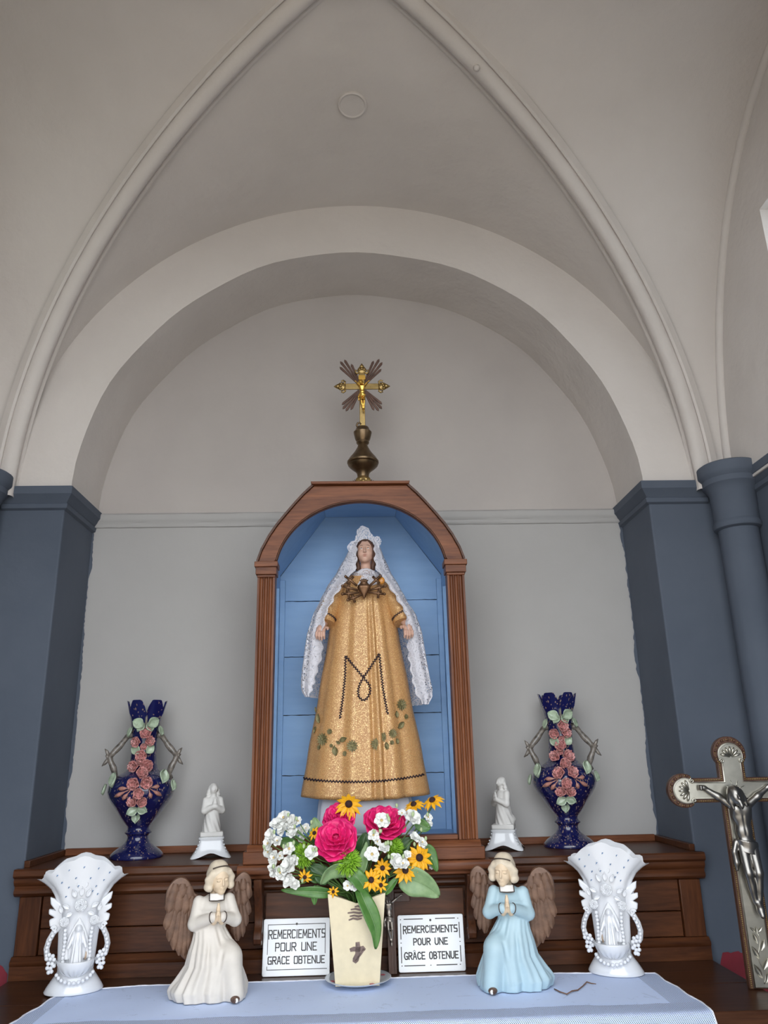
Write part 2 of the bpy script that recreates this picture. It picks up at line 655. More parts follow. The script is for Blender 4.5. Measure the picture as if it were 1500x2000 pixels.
# ================================================================== WOODWORK
W_x = wood('dark_oak_lengthwise', (.030, .0085, .0030), (.110, .036, .012), 'x')
W_z = wood('dark_oak_upright', (.030, .0085, .0030), (.110, .036, .012), 'z')
O_x = wood('warm_oak_lengthwise', (.080, .022, .008), (.25, .088, .034), 'x', rough=.45)
O_z = wood('warm_oak_upright', (.070, .019, .007), (.23, .080, .030), 'z', rough=.45)
O_y = wood('warm_oak_deep', (.075, .023, .010), (.20, .075, .034), 'y', rough=.45)
T_x = wood('table_oak', (.028, .009, .0045), (.085, .034, .015), 'x', .8, rough=.30)
M_bluewood, nt_, b_ = nodes('sky_blue_board_paint')
_v = coords(nt_, (3, 20, 20))
nt_.links.new(ramp(nt_, noise(nt_, _v, 2.0, 5, .6), [(.3, (.22, .38, .63)), (.7, (.265, .44, .69))]), b_.inputs['Base Color'])
b_.inputs['Roughness'].default_value = .55
bump(nt_, b_, noise(nt_, _v, 5, 4, .6), .2, .001)
M_black = plain('blackened_edge', (.012, .010, .009), .6)

ZALT = 1.115
YALT = -.572
# ---------------------------------------------------------------- altar
altar = thing('altar_table', 'dark stained oak altar table under the lace cloth', 'altar', (0, 0, 0))
for k, (y0, y1) in enumerate(((-.572, -.405), (-.404, -.231))):     # two planks of the top
    MB().box(-.752, .752, y0, y1, ZALT-.03, ZALT).build('top_plank', T_x, altar, bev=.002)
m = MB()
prof = [(-.568, -.03), (-.566, -.036), (-.560, -.040), (-.557, -.050), (-.552, -.058), (-.543, -.062), (-.54, -.07), (-.52, -.07), (-.52, -.03)]
m.prism([(y, ZALT+z) for y, z in prof], 'x', -.748, .748).build('edge_moulding', W_x, altar)
for k in range(4):
    x0 = -.74+.37*k
    MB().box(x0+.001, x0+.369, -.535, -.515, .08, ZALT-.07).build('front_panel', W_z, altar, bev=.003)
for sx in (-1, 1):
    MB().box(sx*.73-.012, sx*.73+.012, -.513, -.235, .08, ZALT-.031).build('side_panel', W_z, altar)
MB().box(-.75, .75, -.56, -.235, 0, .079).build('plinth', W_x, altar, bev=.004)

# ---------------------------------------------------------------- stepped shelf (gradine) behind the altar table
ZSH = 1.332
sh = thing('altar_shelf', 'dark oak raised shelf with panelled front behind the altar', 'shelf', (0, 0, 0))
MB().box(-.747, .747, -.232, -.002, ZSH-.017, ZSH).build('shelf_board', W_x, sh)
m = MB()
prof = [(-.250, 1.332), (-.253, 1.329), (-.254, 1.319), (-.251, 1.315), (-.246, 1.313), (-.2465, 1.306), (-.243, 1.300), (-.239, 1.297), (-.238, 1.292), (-.241, 1.288),
        (-.2415, 1.283), (-.238, 1.279), (-.234, 1.276), (-.224, 1.274), (-.224, 1.3145), (-.233, 1.315), (-.233, 1.332)]
m.prism(prof, 'x', -.757, .757).build('cornice_moulding', W_x, sh)
for sx in (-1, 1):
    MB().prism([(sx*.700, 1.160), (sx*.747, 1.160), (sx*.747, 1.275), (sx*.700, 1.275)], 'y', -.230, -.212).build('stile', W_z, sh, bev=.0015)
MB().box(-.699, .699, -.2235, -.212, 1.2115, 1.275).build('panel_board', W_x, sh, bev=.0015)
MB().box(-.699, .699, -.2230, -.212, 1.160, 1.2100).build('panel_board', W_x, sh, bev=.0015)
m = MB()
prof = [(-.212, ZALT+.0005), (-.2345, ZALT+.0005), (-.2345, 1.142), (-.237, 1.145), (-.2375, 1.150), (-.234, 1.154), (-.2285, 1.1595), (-.212, 1.1595)]
m.prism(prof, 'x', -.751, .751).build('base_rail', W_x, sh)
MB().box(-.747, .747, -.2115, -.005, ZALT, ZSH-.0175).build('carcass', W_x, sh, smooth=False)
# narrow strips nailed where the shelf meets the walls
MB().box(-.735, .735, -.013, -.002, ZSH+.0002, ZSH+.016).build('wall_strip', O_x, sh, bev=.001)
for sx in (-1, 1):
    a, b = sorted((sx*.736, sx*.7485))
    MB().box(a, b, -.222, -.002, ZSH+.0002, ZSH+.014).build('wall_strip', W_x, sh, bev=.001)

# ---------------------------------------------------------------- niche cabinet
YN = -.262
nc = thing('niche_cabinet', 'arched oak niche cabinet with sky blue inside on the shelf', 'cabinet', (0, 0, 0))
# ledge and plinth
m = MB()
prof = [(-.300, 1.3335), (-.303, 1.331), (-.305, 1.325), (-.303, 1.317), (-.297, 1.3135), (-.290, 1.312), (-.288, 1.306), (-.255, 1.306), (-.255, 1.3335)]
m.prism(prof, 'x', -.271, .271).build('ledge', O_x, nc, bev=.001)
m = MB()
m.box(-.261, .261, -.290, -.02, 1.334, 1.3595)
m.build('plinth', O_x, nc, bev=.002)
m = MB()
m.prism([(-.287, 1.3597), (-.284, 1.366), (-.279, 1.3695), (-.276, 1.372), (-.03, 1.372), (-.03, 1.3597)], 'x', -.2535, .2535)
m.build('floor_board', O_x, nc)
# fluted posts with capitals
for sx in (-1, 1):
    m = MB()
    n = 60
    pr = []
    for i in range(n+1):
        t = i/n
        x = .208+.042*t
        d = 0
        for c in (.24, .5, .76):
            u = (t-c)/.11
            if abs(u) < 1: d = max(d, .0055*math.sqrt(1-u*u))
        pr.append((sx*x, -.272+d))
    pr += [(sx*.25, -.232), (sx*.208, -.232)]
    m.prism(pr, 'z', 1.3725, 1.968).build('fluted_post', O_z, nc, smooth=30)
    a = MB()
    for (w, d, z0, z1) in ((.0, .003, 1.966, 1.972), (.003, .008, 1.972, 1.990), (.006, .012, 1.990, 2.003)):
        x0, x1 = sorted((sx*(.207-w), sx*(.251+w)))
        a.prism([(x0, -.272-d), (x1, -.272-d), (x1, -.236), (x0, -.236)], 'z', z0, z1)
    a.build('capital', O_x, nc, bev=.001)
# arched front board: round opening, outside rounded with a flat crown
m = MB()
inner = [(.209*math.cos(a), 1.975+.183*math.sin(a)) for a in np.linspace(0, math.pi, 49)]
outer = []
for x, z in [(.250, 2.003), (.2405, 2.032), (.2235, 2.066), (.205, 2.095), (.185, 2.121), (.160, 2.152), (.139, 2.176), (.116, 2.1985)]:
    outer.append((x, z))
outer = outer+[(-x, z) for x, z in reversed(outer)]
# strip of quads between the two outlines
ins = [(.209, 2.0035)]+[p for p in inner if p[1] > 2.006]+[(-.209, 2.0035)]
poly = outer+list(reversed(ins))
m.prism(poly, 'y', -.272, -.250)
m.build('arch_board', O_x, nc, bev=.0012)
# bead round the opening
m = MB()
m.tube([(x, -.272, z) for x, z in ins], .0028, 8)
m.build('arch_bead', W_x, nc, smooth=True)
# roof boards following the outside
r = MB()
r.prism([(-.121, 2.199), (.121, 2.199), (.124, 2.206), (-.124, 2.206)], 'y', -.286, -.015)
r.build('roof_board', O_x, nc, bev=.001)
for sx in (-1, 1):
    o2 = [(x+.0035, z+.004) for x, z in outer[:8]]
    pl_ = [(sx*x, z) for x, z in outer[:8]]+[(sx*x, z) for x, z in reversed(o2)]
    MB().prism(pl_, 'y', -.279, -.03).build('roof_board', W_x, nc, smooth=50)
    # side boards, oak outside, blue inside lining
    x0, x1 = sorted((sx*.226, sx*.240))
    MB().box(x0, x1, -.2315, -.022, 1.3725, 2.03).build('side_board', O_z, nc)
    x0, x1 = sorted((sx*.2195, sx*.2258))
    MB().box(x0, x1, -.231, -.031, 1.3725, 2.022).build('side_lining', M_bluewood, nc)
    # sloping lining under the roof
    MB().prism([(sx*.221, 2.0225), (sx*.098, 2.1905), (sx*.104, 2.1955), (sx*.2275, 2.0265)], 'y', -.249, -.031).build('sloping_lining', M_bluewood, nc)
    # batten in the back corner and at the front
    x0, x1 = sorted((sx*.205, sx*.2192))
    MB().box(x0, x1, -.043, -.0315, 1.3725, 2.01).build('corner_batten', M_bluewood, nc, bev=.0012)
    x0, x1 = sorted((sx*.2095, sx*.2192))
    MB().box(x0, x1, -.150, -.139, 1.3725, 1.965).build('corner_batten', M_bluewood, nc, bev=.0012)
MB().box(-.0975, .0975, -.249, -.031, 2.1905, 2.1965).build('top_lining', M_bluewood, nc)
# back boards with open, ragged joints
rnd = random.Random(8)
cuts = [1.3725, 1.5075, 1.6555, 1.8045, 1.9535, 2.1903]


def half_w(z):
    return .2195 if z <= 2.0225 else .2195-(z-2.0225)*(.2195-.098)/(2.1905-2.0225)


prev = None
for k in range(5):
    z0, z1 = cuts[k], cuts[k+1]
    xs = np.linspace(-half_w(z0), half_w(z0), 40)
    lo = [(x, z0+(rnd.uniform(.0004, .0016) if k else 0)) for x in xs]
    zt = [1.0]*0
    if z1 < 2.02:
        hi = [(x, z1-rnd.uniform(.0004, .0016)) for x in np.linspace(half_w(z1), -half_w(z1), 40)]
    else:
        hi = [(half_w(2.0225), 2.0225), (half_w(z1), z1), (-half_w(z1), z1), (-half_w(2.0225), 2.0225)]
    MB().prism(lo+hi, 'y', -.0305, -.022).build('back_board', M_bluewood, nc, smooth=False)
MB().prism([(-.23, 1.3725), (.23, 1.3725), (.23, 2.02), (.1, 2.19), (-.1, 2.19), (-.23, 2.02)], 'y', -.0215, -.016).build('backing', M_black, nc, smooth=False)
MB().box(-.2190, .2190, -.231, -.0316, 1.3722, 1.3745).build('floor_lining', M_bluewood, nc)
MB().box(-.2070, .2070, -.263, -.2315, 1.3723, 1.382).build('sill', O_x, nc, bev=.001)
# scrolled brackets under the ledge
for sx in (-1, 1):
    pr = [(-.302, 1.306), (-.300, 1.292), (-.292, 1.275), (-.281, 1.257), (-.272, 1.240), (-.268, 1.224), (-.270, 1.214), (-.277, 1.207), (-.284, 1.200),
          (-.286, 1.191), (-.282, 1.182), (-.273, 1.177), (-.263, 1.176), (-.252, 1.180), (-.2390, 1.190), (-.2390, 1.267), (-.2565, 1.272), (-.2565, 1.306)]
    x = sx*.2265
    b = MB().prism(pr, 'x', x-.0085, x+.0085).build('bracket', W_z, nc, bev=.0015)
    for q in (-1, 1):
        MB().tube([(x+q*.0086, -.271+.010*math.cos(t)*(1-t/9), 1.191+.010*math.sin(t)*(1-t/9)) for t in np.linspace(0, 8, 30)], .0016, 6).build('scroll_eye', W_z, b)
MB().box(-.215, .215, -.2405, -.238, 1.158, 1.272).build('apron_panel', W_x, nc, bev=.001)

# ================================================================== STATUE IN THE NICHE
def frame_to(n, up=(0, 0, 1)):
    """rotation that takes +z to n, keeping local y near 'up'"""
    n = Vector(n).normalized()
    u = Vector(up)
    x = u.cross(n)
    if x.length < 1e-6: x = Vector((1, 0, 0)).cross(n)
    x.normalize()
    y = n.cross(x)
    return Matrix((x, y, n)).transposed()


def petal_sheet(m, M, L, Wd, cup=0.0, curl=0.0, tip=.5, nu=5, nv=6, z0=0.0, notch=0.0, base=.25, ruffle=0.0, ph=0.0):
    """one petal in the local frame: grows along +y, faces +z; M places it (4x4)"""
    b = len(m.v)
    for j in range(nv):
        v = j/(nv-1)
        w = Wd*(base+(1-base)*math.sin(math.pi*min(1, v**.8*(.5+.5*tip)+.0))**.8) if v < 1 else Wd*(.55 if tip < .6 else .12)
        if tip >= .6: w = Wd*max(.06, (math.sin(math.pi*(v*.92+.04)))**.75)
        for i in range(nu):
            u = 2*i/(nu-1)-1
            y = L*(v-notch*(1-abs(u))*(v > .99)-.10*u*u*v)
            z = z0+cup*u*u*Wd+curl*L*v*v+ruffle*math.sin(5*u+ph)*v
            m.v.append(tuple(M @ Vector((u*w*.5, y, z))))
    for j in range(nv-1):
        for i in range(nu-1):
            a = b+j*nu+i
            m.f.append((a, a+1, a+nu+1, a+nu))


def lace_mat(name, ground=260, motif=34, dens=.5, col=(.80, .79, .84)):
    m, nt, b = nodes(name)
    out = nt.nodes['Material Output']
    b.inputs['Base Color'].default_value = (*col, 1)
    b.inputs['Roughness'].default_value = .8
    uv = coords(nt, (1, 1, 1), 'Object')
    vo = nt.nodes.new('ShaderNodeTexVoronoi'); vo.feature = 'DISTANCE_TO_EDGE'; vo.inputs['Scale'].default_value = ground
    nt.links.new(uv, vo.inputs['Vector'])
    net = ramp(nt, vo.outputs['Distance'], [(.10, (1, 1, 1)), (.20, (0, 0, 0))])
    vf = nt.nodes.new('ShaderNodeTexVoronoi'); vf.feature = 'F1'; vf.inputs['Scale'].default_value = motif
    nt.links.new(uv, vf.inputs['Vector'])
    wv = nt.nodes.new('ShaderNodeMath'); wv.operation = 'MULTIPLY'; wv.inputs[1].default_value = 26.0
    nt.links.new(vf.outputs['Distance'], wv.inputs[0])
    sn = nt.nodes.new('ShaderNodeMath'); sn.operation = 'SINE'
    nt.links.new(wv.outputs[0], sn.inputs[0])
    n2 = nt.nodes.new('ShaderNodeMath'); n2.operation = 'ADD'
    nz = noise(nt, uv, motif*2.6, 3, .6)
    nt.links.new(sn.outputs[0], n2.inputs[0])
    mz = nt.nodes.new('ShaderNodeMath'); mz.operation = 'MULTIPLY_ADD'; mz.inputs[1].default_value = 3.0; mz.inputs[2].default_value = -1.5
    nt.links.new(nz, mz.inputs[0]); nt.links.new(mz.outputs[0], n2.inputs[1])
    mot = ramp(nt, n2.outputs[0], [(dens-.12, (0, 0, 0)), (dens+.05, (1, 1, 1))])
    mx = nt.nodes.new('ShaderNodeMath'); mx.operation = 'MAXIMUM'
    nt.links.new(net, mx.inputs[0]); nt.links.new(mot, mx.inputs[1])
    tr = nt.nodes.new('ShaderNodeBsdfTransparent')
    tl = nt.nodes.new('ShaderNodeBsdfTranslucent'); tl.inputs[0].default_value = (*col, 1)
    m1 = nt.nodes.new('ShaderNodeMixShader'); m1.inputs[0].default_value = .25
    nt.links.new(b.outputs[0], m1.inputs[1]); nt.links.new(tl.outputs[0], m1.inputs[2])
    m2 = nt.nodes.new('ShaderNodeMixShader')
    nt.links.new(mx.outputs[0], m2.inputs[0])
    nt.links.new(tr.outputs[0], m2.inputs[1]); nt.links.new(m1.outputs[0], m2.inputs[2])
    nt.links.new(m2.outputs[0], out.inputs['Surface'])
    return m


M_gold, nt_, b_ = nodes('gold_lame_cloth')
_v = coords(nt_)
vo = nt_.nodes.new('ShaderNodeTexVoronoi'); vo.inputs['Scale'].default_value = 1000
nt_.links.new(_v, vo.inputs['Vector'])
sep = nt_.nodes.new('ShaderNodeSeparateColor')
nt_.links.new(vo.outputs['Color'], sep.inputs[0])
spark = ramp(nt_, sep.outputs[0], [(.84, (0, 0, 0)), (.92, (1, 1, 1))])
base = ramp(nt_, sep.outputs[1], [(.2, (.46, .225, .080)), (.8, (.60, .33, .13))])
mix = nt_.nodes.new('ShaderNodeMix'); mix.data_type = 'RGBA'
nt_.links.new(spark, mix.inputs['Factor']); nt_.links.new(base, mix.inputs[6]); mix.inputs[7].default_value = (.95, .72, .36, 1)
nt_.links.new(mix.outputs[2], b_.inputs['Base Color'])
nt_.links.new(spark, b_.inputs['Metallic'])
b_.inputs['Roughness'].default_value = .42
bump(nt_, b_, sep.outputs[2], .55, .0012)
M_braid = plain('dark_purple_braid', (.020, .008, .014), .8)
M_skin = plain('painted_skin', (.60, .37, .28), .5)
M_hair = plain('painted_brown_hair', (.085, .035, .018), .55, var=.3, vscale=80)
M_lip = plain('painted_lips', (.40, .14, .11), .45)
M_brow = plain('painted_brow', (.22, .11, .07), .6)
M_eyew = plain('eye_white', (.75, .72, .70), .25)
M_iris = plain('eye_grey', (.16, .19, .22), .2)
M_lace = lace_mat('white_veil_lace', 230, 26, .62)
M_lace2 = lace_mat('dense_white_lace', 300, 44, .12)
M_petti = plain('white_petticoat_cloth', (.66, .66, .72), .85)
M_bronze = plain('dark_bronze', (.16, .085, .045), .38, .75, var=.25, vscale=60)
M_applique = plain('olive_gold_embroidery', (.22, .19, .085), .5, .25, var=.45, vscale=220, bmp=.6, bscale=900, bdist=.0008)
M_amber = plain('amber_brooch_stone', (.55, .22, .03), .25)

SX, SY = .004, -.140
st = thing('madonna_statue', 'statue of a woman in gold gown and white lace veil inside the blue niche', 'statue', (0, 0, 0))


def lerp_tab(tab, z):
    if z <= tab[0][0]: return tab[0][1:]
    for p, q in zip(tab, tab[1:]):
        if z <= q[0]:
            t = (z-p[0])/(q[0]-p[0])
            t = t*t*(3-2*t)*.35+t*.65
            return [a+(b-a)*t for a, b in zip(p[1:], q[1:])]
    return tab[-1][1:]


#       z     a(half width) b(half depth)
GOWN = [(1.463, .1535, .076), (1.55, .139, .073), (1.70, .112, .064), (1.83, .090, .055), (1.935, .072, .046), (1.965, .062, .040), (1.985, .045, .033), (2.003, .027, .024)]
FOLD = [(-112, 9, .0050), (-90, 8, -.002), (-72, 5, -.0085), (-64, 5, .0065), (-55, 4, -.0085), (-44, 7, .0055), (-30, 5, -.006), (-14, 9, .005), (-130, 7, -.004), (-150, 9, .005), (-165, 6, -.004), (10, 9, .004)]


def gown_R(th, z):
    a, b = lerp_tab(GOWN, z)
    c, s = math.cos(th), math.sin(th)
    e = 1/math.sqrt((c/a)**2+(s/b)**2)
    amp = min(1, max(0, (1.99-z)/.12))*(.75+.9*max(0, (1.9-z)/.45))
    d = math.degrees(th)
    f = 0
    for c0, w, h in FOLD:
        cc = -90+(c0+90)*(1.0 if z < 1.6 else 1-.25*(z-1.6))
        u = ((d-cc+180) % 360-180)/w
        f += h*math.exp(-u*u)
    return e+f*amp*.55


m = MB()
NT = 160
rows = []
zs = list(np.linspace(1.463, 2.003, 70))
for j, z in enumerate(zs):
    row = []
    for i in range(NT):
        th = 2*math.pi*i/NT-math.pi
        r = gown_R(th, z)
        zz = z-.010*max(0, -math.sin(th))*max(0, 1-j/40.0)
        row.append((SX+r*math.cos(th), SY+r*math.sin(th), zz))
    rows.append(row)
inn = [(SX+(x-SX)*.965, SY+(y-SY)*.965, z+.001) for x, y, z in rows[0]]
inn2 = [(SX+(x-SX)*.70, SY+(y-SY)*.70, z+.10) for x, y, z in rows[0]]
m.ring([inn2, inn]+rows, True, False, True).build('gown', M_gold, st, smooth=True)


def on_gown(px, py, lift=.001):
    """where the line of sight of a measured spot meets the gown"""
    d = _f + CR*(px-750)/FPX - CU*(py-1000)/FPX
    t = (-.245-CAM[1])/d[1]
    for k in range(260):
        p = CAM+d*t
        x, y = p[0]-SX, p[1]-SY
        th = math.atan2(y, x)
        if math.hypot(x, y) <= gown_R(th, min(2.0, max(1.463, p[2])))+lift:
            break
        t += .0006
    n = Vector((x/.13**2 if abs(x) > 1e-6 else 0, y/.07**2, 0)).normalized()
    return Vector(p), n


def zigzag(pix, step=2.7, amp=1.7):
    """rick-rack braid along a measured path on the gown"""
    P = [np.array(p, float) for p in pix]
    out = []
    k = 0
    for a, b in zip(P, P[1:]):
        L = np.linalg.norm(b-a)
        n = max(1, int(round(L/step)))
        t = (b-a)/max(L, 1e-6)
        pr = np.array([-t[1], t[0]])
        for i in range(n):
            out.append(a+(b-a)*i/n+pr*amp*(1 if k % 2 else -1))
            k += 1
    out.append(P[-1])
    return [on_gown(x, y, .0012)[0] for x, y in out]


mono = [(664, 1403), (670, 1360), (674, 1320), (675, 1281), (692, 1302), (708, 1321)]+[(722, 1338), (723, 1352), (717, 1365), (709, 1368), (701, 1362), (699, 1350), (703, 1335), (712, 1320)]+[(727, 1298), (741, 1277), (744, 1310), (748, 1345), (757, 1395)]
m = MB()
m.tube(zigzag(mono), .0021, 6).build('monogram_braid', M_braid, st, smooth=True)
hem = [(593, 1520), (610, 1523), (645, 1526), (679, 1527), (715, 1527), (750, 1525), (790, 1520), (828, 1513)]
MB().tube(zigzag(hem, 3.0, 1.7), .0020, 6).build('hem_braid', M_braid, st, smooth=True)


def rosette(px, py, r):
    p, n = on_gown(px, py, .0005)
    M = Matrix.Translation(p) @ frame_to(n).to_4x4()
    q = MB()
    for ring, (rr, k, zz) in enumerate(((r, 12, .0004), (r*.72, 9, .0016), (r*.42, 6, .0028))):
        for i in range(k):
            a = 2*math.pi*(i+.5*ring)/k
            petal_sheet(q, M @ Matrix.Rotation(a, 4, 'Z'), rr, rr*2.6*3.14/k*.5, cup=.2, curl=.12, tip=.4, z0=zz, nu=3, nv=4)
    q.ball((0, 0, 0), r*.22, 8, 6)
    for i in range(len(q.v)-8*5-2, len(q.v)): q.v[i] = tuple(M @ (Vector(q.v[i])+Vector((0, 0, .0035))))
    return q.build('flower_applique', M_applique, st, smooth=True)


def applique_leaf(px, py, L, ang):
    p, n = on_gown(px, py, .0005)
    M = Matrix.Translation(p) @ frame_to(n).to_4x4() @ Matrix.Rotation(math.radians(ang), 4, 'Z')
    q = MB()
    petal_sheet(q, M @ Matrix.Translation((0, -L/2, .0012)), L, L*.62, cup=.3, curl=.05, tip=.8, nu=5, nv=8)
    q.tube([M @ Vector((0, -L/2+L*t, .0022)) for t in np.linspace(0, 1, 6)], .0009, 5)
    return q.build('leaf_applique', M_applique, st, smooth=True)


zz = lambda x, y: (480+x*.3067, 1300+y*.3067)
for x, y, r in ((490, 470, .0155), (678, 512, .0140), (990, 250, .0150), (830, 500, .0140), (935, 432, .0115), (880, 455, .0115)):
    rosette(*zz(x, y), r)
for x, y, r in ((632, 560, .0065), (1020, 325, .0070), (535, 420, .0075), (468, 520, .006), (545, 510, .005), (930, 490, .006)):
    rosette(*zz(x, y), r)
for x, y, L, a in ((470, 335, .023, 15), (447, 408, .016, -30), (622, 470, .019, -70), (572, 540, .023, 10), (985, 378, .022, -50), (958, 310, .016, 5), (895, 510, .018, 10), (452, 280, .014, 20), (590, 490, .012, 60), (962, 480, .014, 10)):
    applique_leaf(*zz(x, y), L, a)

# petticoat under the hem
pt_ = MB().lathe([(.116, 1.3835), (.113, 1.40), (.110, 1.44), (.100, 1.50)], 96, (0, 0, 0), mod=lambda a, z: 1+.035*math.sin(11*a))
pt_.v = [(SX+x, SY+y*.48, z) for x, y, z in pt_.v]
pt_.build('petticoat', M_petti, st, smooth=True)

# sleeves, cuffs and hands
for sx in (-1, 1):
    sh_ = Vector((SX+sx*.058, SY-.004, 1.957))
    wr = Vector((SX+sx*.096, SY-.030, 1.868)) if sx < 0 else Vector((SX+sx*.101, SY-.030, 1.868))
    ax = (wr-sh_).normalized()
    pts = [sh_.lerp(wr, t)+Vector((sx*.010*math.sin(math.pi*t), 0, -.006*math.sin(math.pi*t))) for t in np.linspace(-.1, 1, 14)]
    rad = [.021+.003*t+.0035*math.sin(math.pi*t)+.0008*math.sin(25*t) for t in np.linspace(0, 1, 14)]
    rad[-1] = .0245
    s1 = MB().tube(pts, rad, 28)
    s1.build('sleeve', M_gold, st, smooth=60)
    c = pts[-4]
    u = ax.orthogonal().normalized()
    w = ax.cross(u)
    ringp = []
    for i in range(56):
        a = 2*math.pi*i/56
        ringp.append(c+(u*math.cos(a)+w*math.sin(a))*.0262+ax*(.0018*(1 if i % 2 else -1)))
    MB().tube(ringp, .0019, 6, closed=True).build('cuff_braid', M_braid, st, smooth=True)
    # a relaxed open hand, palm up, fingers forward and down
    S = SDF((-.03, -.045, -.045), (.03, .015, .02), .0009)
    S.chain([(-sx*.006, .010, .012), (0, 0, .002), (sx*.002, -.008, -.006)], [.0095, .0088, .0095], .004)
    S.put(S.ell((sx*.003, -.012, -.010), (.0115, .0105, .0085)), .005)
    for i in range(4):
        o = (i-1.5)*.0058
        ln = (.9, 1.08, 1.0, .82)[i] if sx > 0 else (.82, 1.0, 1.08, .9)[i]
        S.chain([(sx*.003+o*.9, -.015, -.013), (sx*.004+o*1.05, -.015-.011*ln, -.018-.003*ln), (sx*.004+o*1.1, -.015-.014*ln, -.020-.010*ln), (sx*.003+o*1.05, -.013-.012*ln, -.021-.016*ln)],
                [.0036, .0032, .0029, .0023], .0012)
    S.chain([(-sx*.006, -.008, -.006), (-sx*.0135, -.015, -.008), (-sx*.014, -.022, -.012)], [.0042, .0034, .0026], .002)
    h = S.build('hand', M_skin, st)
    h.location = wr+Vector((sx*.006, -.008, -.006))

# chemise at the neck
MB().tube([(SX+.008+.030*math.cos(a), SY-.003+.026*math.sin(a), 1.998+.004*math.sin(3*a)) for a in np.linspace(0, 2*math.pi, 40)[:-1]], .0085, 10, closed=True).build('lace_collar', M_lace2, st, smooth=True)
MB().grid(lambda u, v: (SX+.006+(u-.5)*(.062+.035*v), SY-.030-.016*v+.05*(u-.5)**2*3, 2.0-.035*v+.006*math.cos(2*math.pi*u)), 30, 12, .001).build('lace_bib', M_lace2, st, smooth=True)

# head: face looking up, brown hair
HC = Vector((.0115, -.150, 2.057))
Rh = Matrix.Rotation(math.radians(-9), 4, 'X') @ Matrix.Rotation(math.radians(-4), 4, 'Z')
S = SDF((-.034, -.042, -.078), (.034, .036, .045), .00085)
S.put(S.ell((0, .002, .006), (.0225, .0275, .0300)))
S.put(S.ell((0, -.006, -.012), (.0185, .0190, .0225)), .008)
S.put(S.ell((0, -.0175, -.0275), (.0075, .0060, .0060)), .008)
S.put(S.cap((0, .006, -.02), (0, .008, -.075), .0125, .0155), .006)
for sx in (-1, 1):
    S.put(S.ell((sx*.0100, -.0175, -.0105), (.0070, .0050, .0065)), .006)     # cheek
    S.cut(S.ell((sx*.0088, -.0275, .0010), (.0062, .0045, .0042)), .004)       # eye socket
    S.put(S.ell((sx*.0086, -.0218, .0008), (.0045, .0030, .0029)), .0012)      # lid
    S.put(S.cap((sx*.0030, -.0250, .0070), (sx*.0135, -.0215, .0068), .0018, .0014), .004)   # brow
S.put(S.cap((0, -.0252, .004), (0, -.0300, -.0090), .0021, .0030), .003)        # nose
S.put(S.ell((0, -.0275, -.0098), (.0044, .0030, .0024)), .002)
S.put(S.ell((0, -.0240, -.0172), (.0062, .0026, .0016)), .0016)
S.put(S.ell((0, -.0235, -.0206), (.0052, .0026, .0018)), .0016)
S.cut(S.ell((0, -.0275, -.0189), (.0040, .0030, .0007)), .0008)
hd = S.build('head', M_skin, st)
hd.matrix_local = Matrix.Translation(HC) @ Rh
S = SDF((-.036, -.034, -.055), (.036, .040, .045), .0011)
S.put(S.ell((0, .006, .009), (.0262, .0300, .0310)))
S.cut(S.ell((0, -.030, -.004), (.0200, .0300, .0260)), .003)
for sx in (-1, 1):
    S.chain([(sx*.0215, -.006, .004), (sx*.0225, -.004, -.018), (sx*.019, .004, -.045)], [.0055, .0065, .006], .006)
S.d += .0006*np.sin(420*S.x+200*S.z).astype(np.float32)
hr = S.build('hair', M_hair, hd)
for sx in (-1, 1):
    e = MB().ball((sx*.0086, -.0228, .0006), (.0036, .0022, .0019), 12, 8).build('eye', M_eyew, hd, smooth=True)
    MB().ball((sx*.0083, -.02465, .0012), (.0014, .0006, .0013), 10, 6).build('iris', M_iris, hd, smooth=True)
    MB().tube([(sx*x, y, z) for x, y, z in ((.0042, -.0266, .0082), (.0085, -.0256, .0093), (.0135, -.0226, .0078))], [.0005, .0008, .0004], 6).build('eyebrow', M_brow, hd, smooth=True)
    MB().tube([(sx*x, y, z) for x, y, z in ((.0048, -.0236, .0012), (.0086, -.0250, .0029), (.0125, -.0226, .0013))], .00045, 6).build('eyelid_line', M_brow, hd, smooth=True)
MB().ball((0, -.0252, -.0170), (.0052, .0017, .0011), 12, 6).ball((0, -.0246, -.0208), (.0044, .0018, .0014), 12, 6).build('lips', M_lip, hd, smooth=True)

# veil: one lace sheet over the head, round the back, with two long fronts
#        z      outerL  innerL  innerR  outerR  yin    yout   yback
VEIL = [(2.094, -.012, -.009, .031, .036, -.154, -.145, -.128),
        (2.082, -.022, -.0125, .0365, .046, -.166, -.142, -.108),
        (2.055, -.036, -.0105, .0345, .056, -.178, -.138, -.098),
        (2.010, -.061, -.0115, .0355, .074, -.186, -.134, -.090),
        (1.962, -.090, -.0440, .0640, .099, -.196, -.136, -.078),
        (1.935, -.103, -.0650, .0820, .112, -.200, -.140, -.070),
        (1.885, -.124, -.0880, .1080, .138, -.203, -.150, -.060),
        (1.840, -.136, -.0960, .1110, .150, -.200, -.158, -.055),
        (1.790, -.143, -.0970, .1120, .156, -.196, -.160, -.052),
        (1.740, -.148, -.1120, .1190, .163, -.192, -.160, -.050),
        (1.705, -.1485, -.1190, .1250, .169, -.190, -.160, -.048),
        (1.688, -.1450, -.1225, .1310, .169, -.190, -.160, -.048),
        (1.668, -.1370, -.1290, .1440, .158, -.186, -.166, -.060)]
VEIL_UP = list(reversed(VEIL))


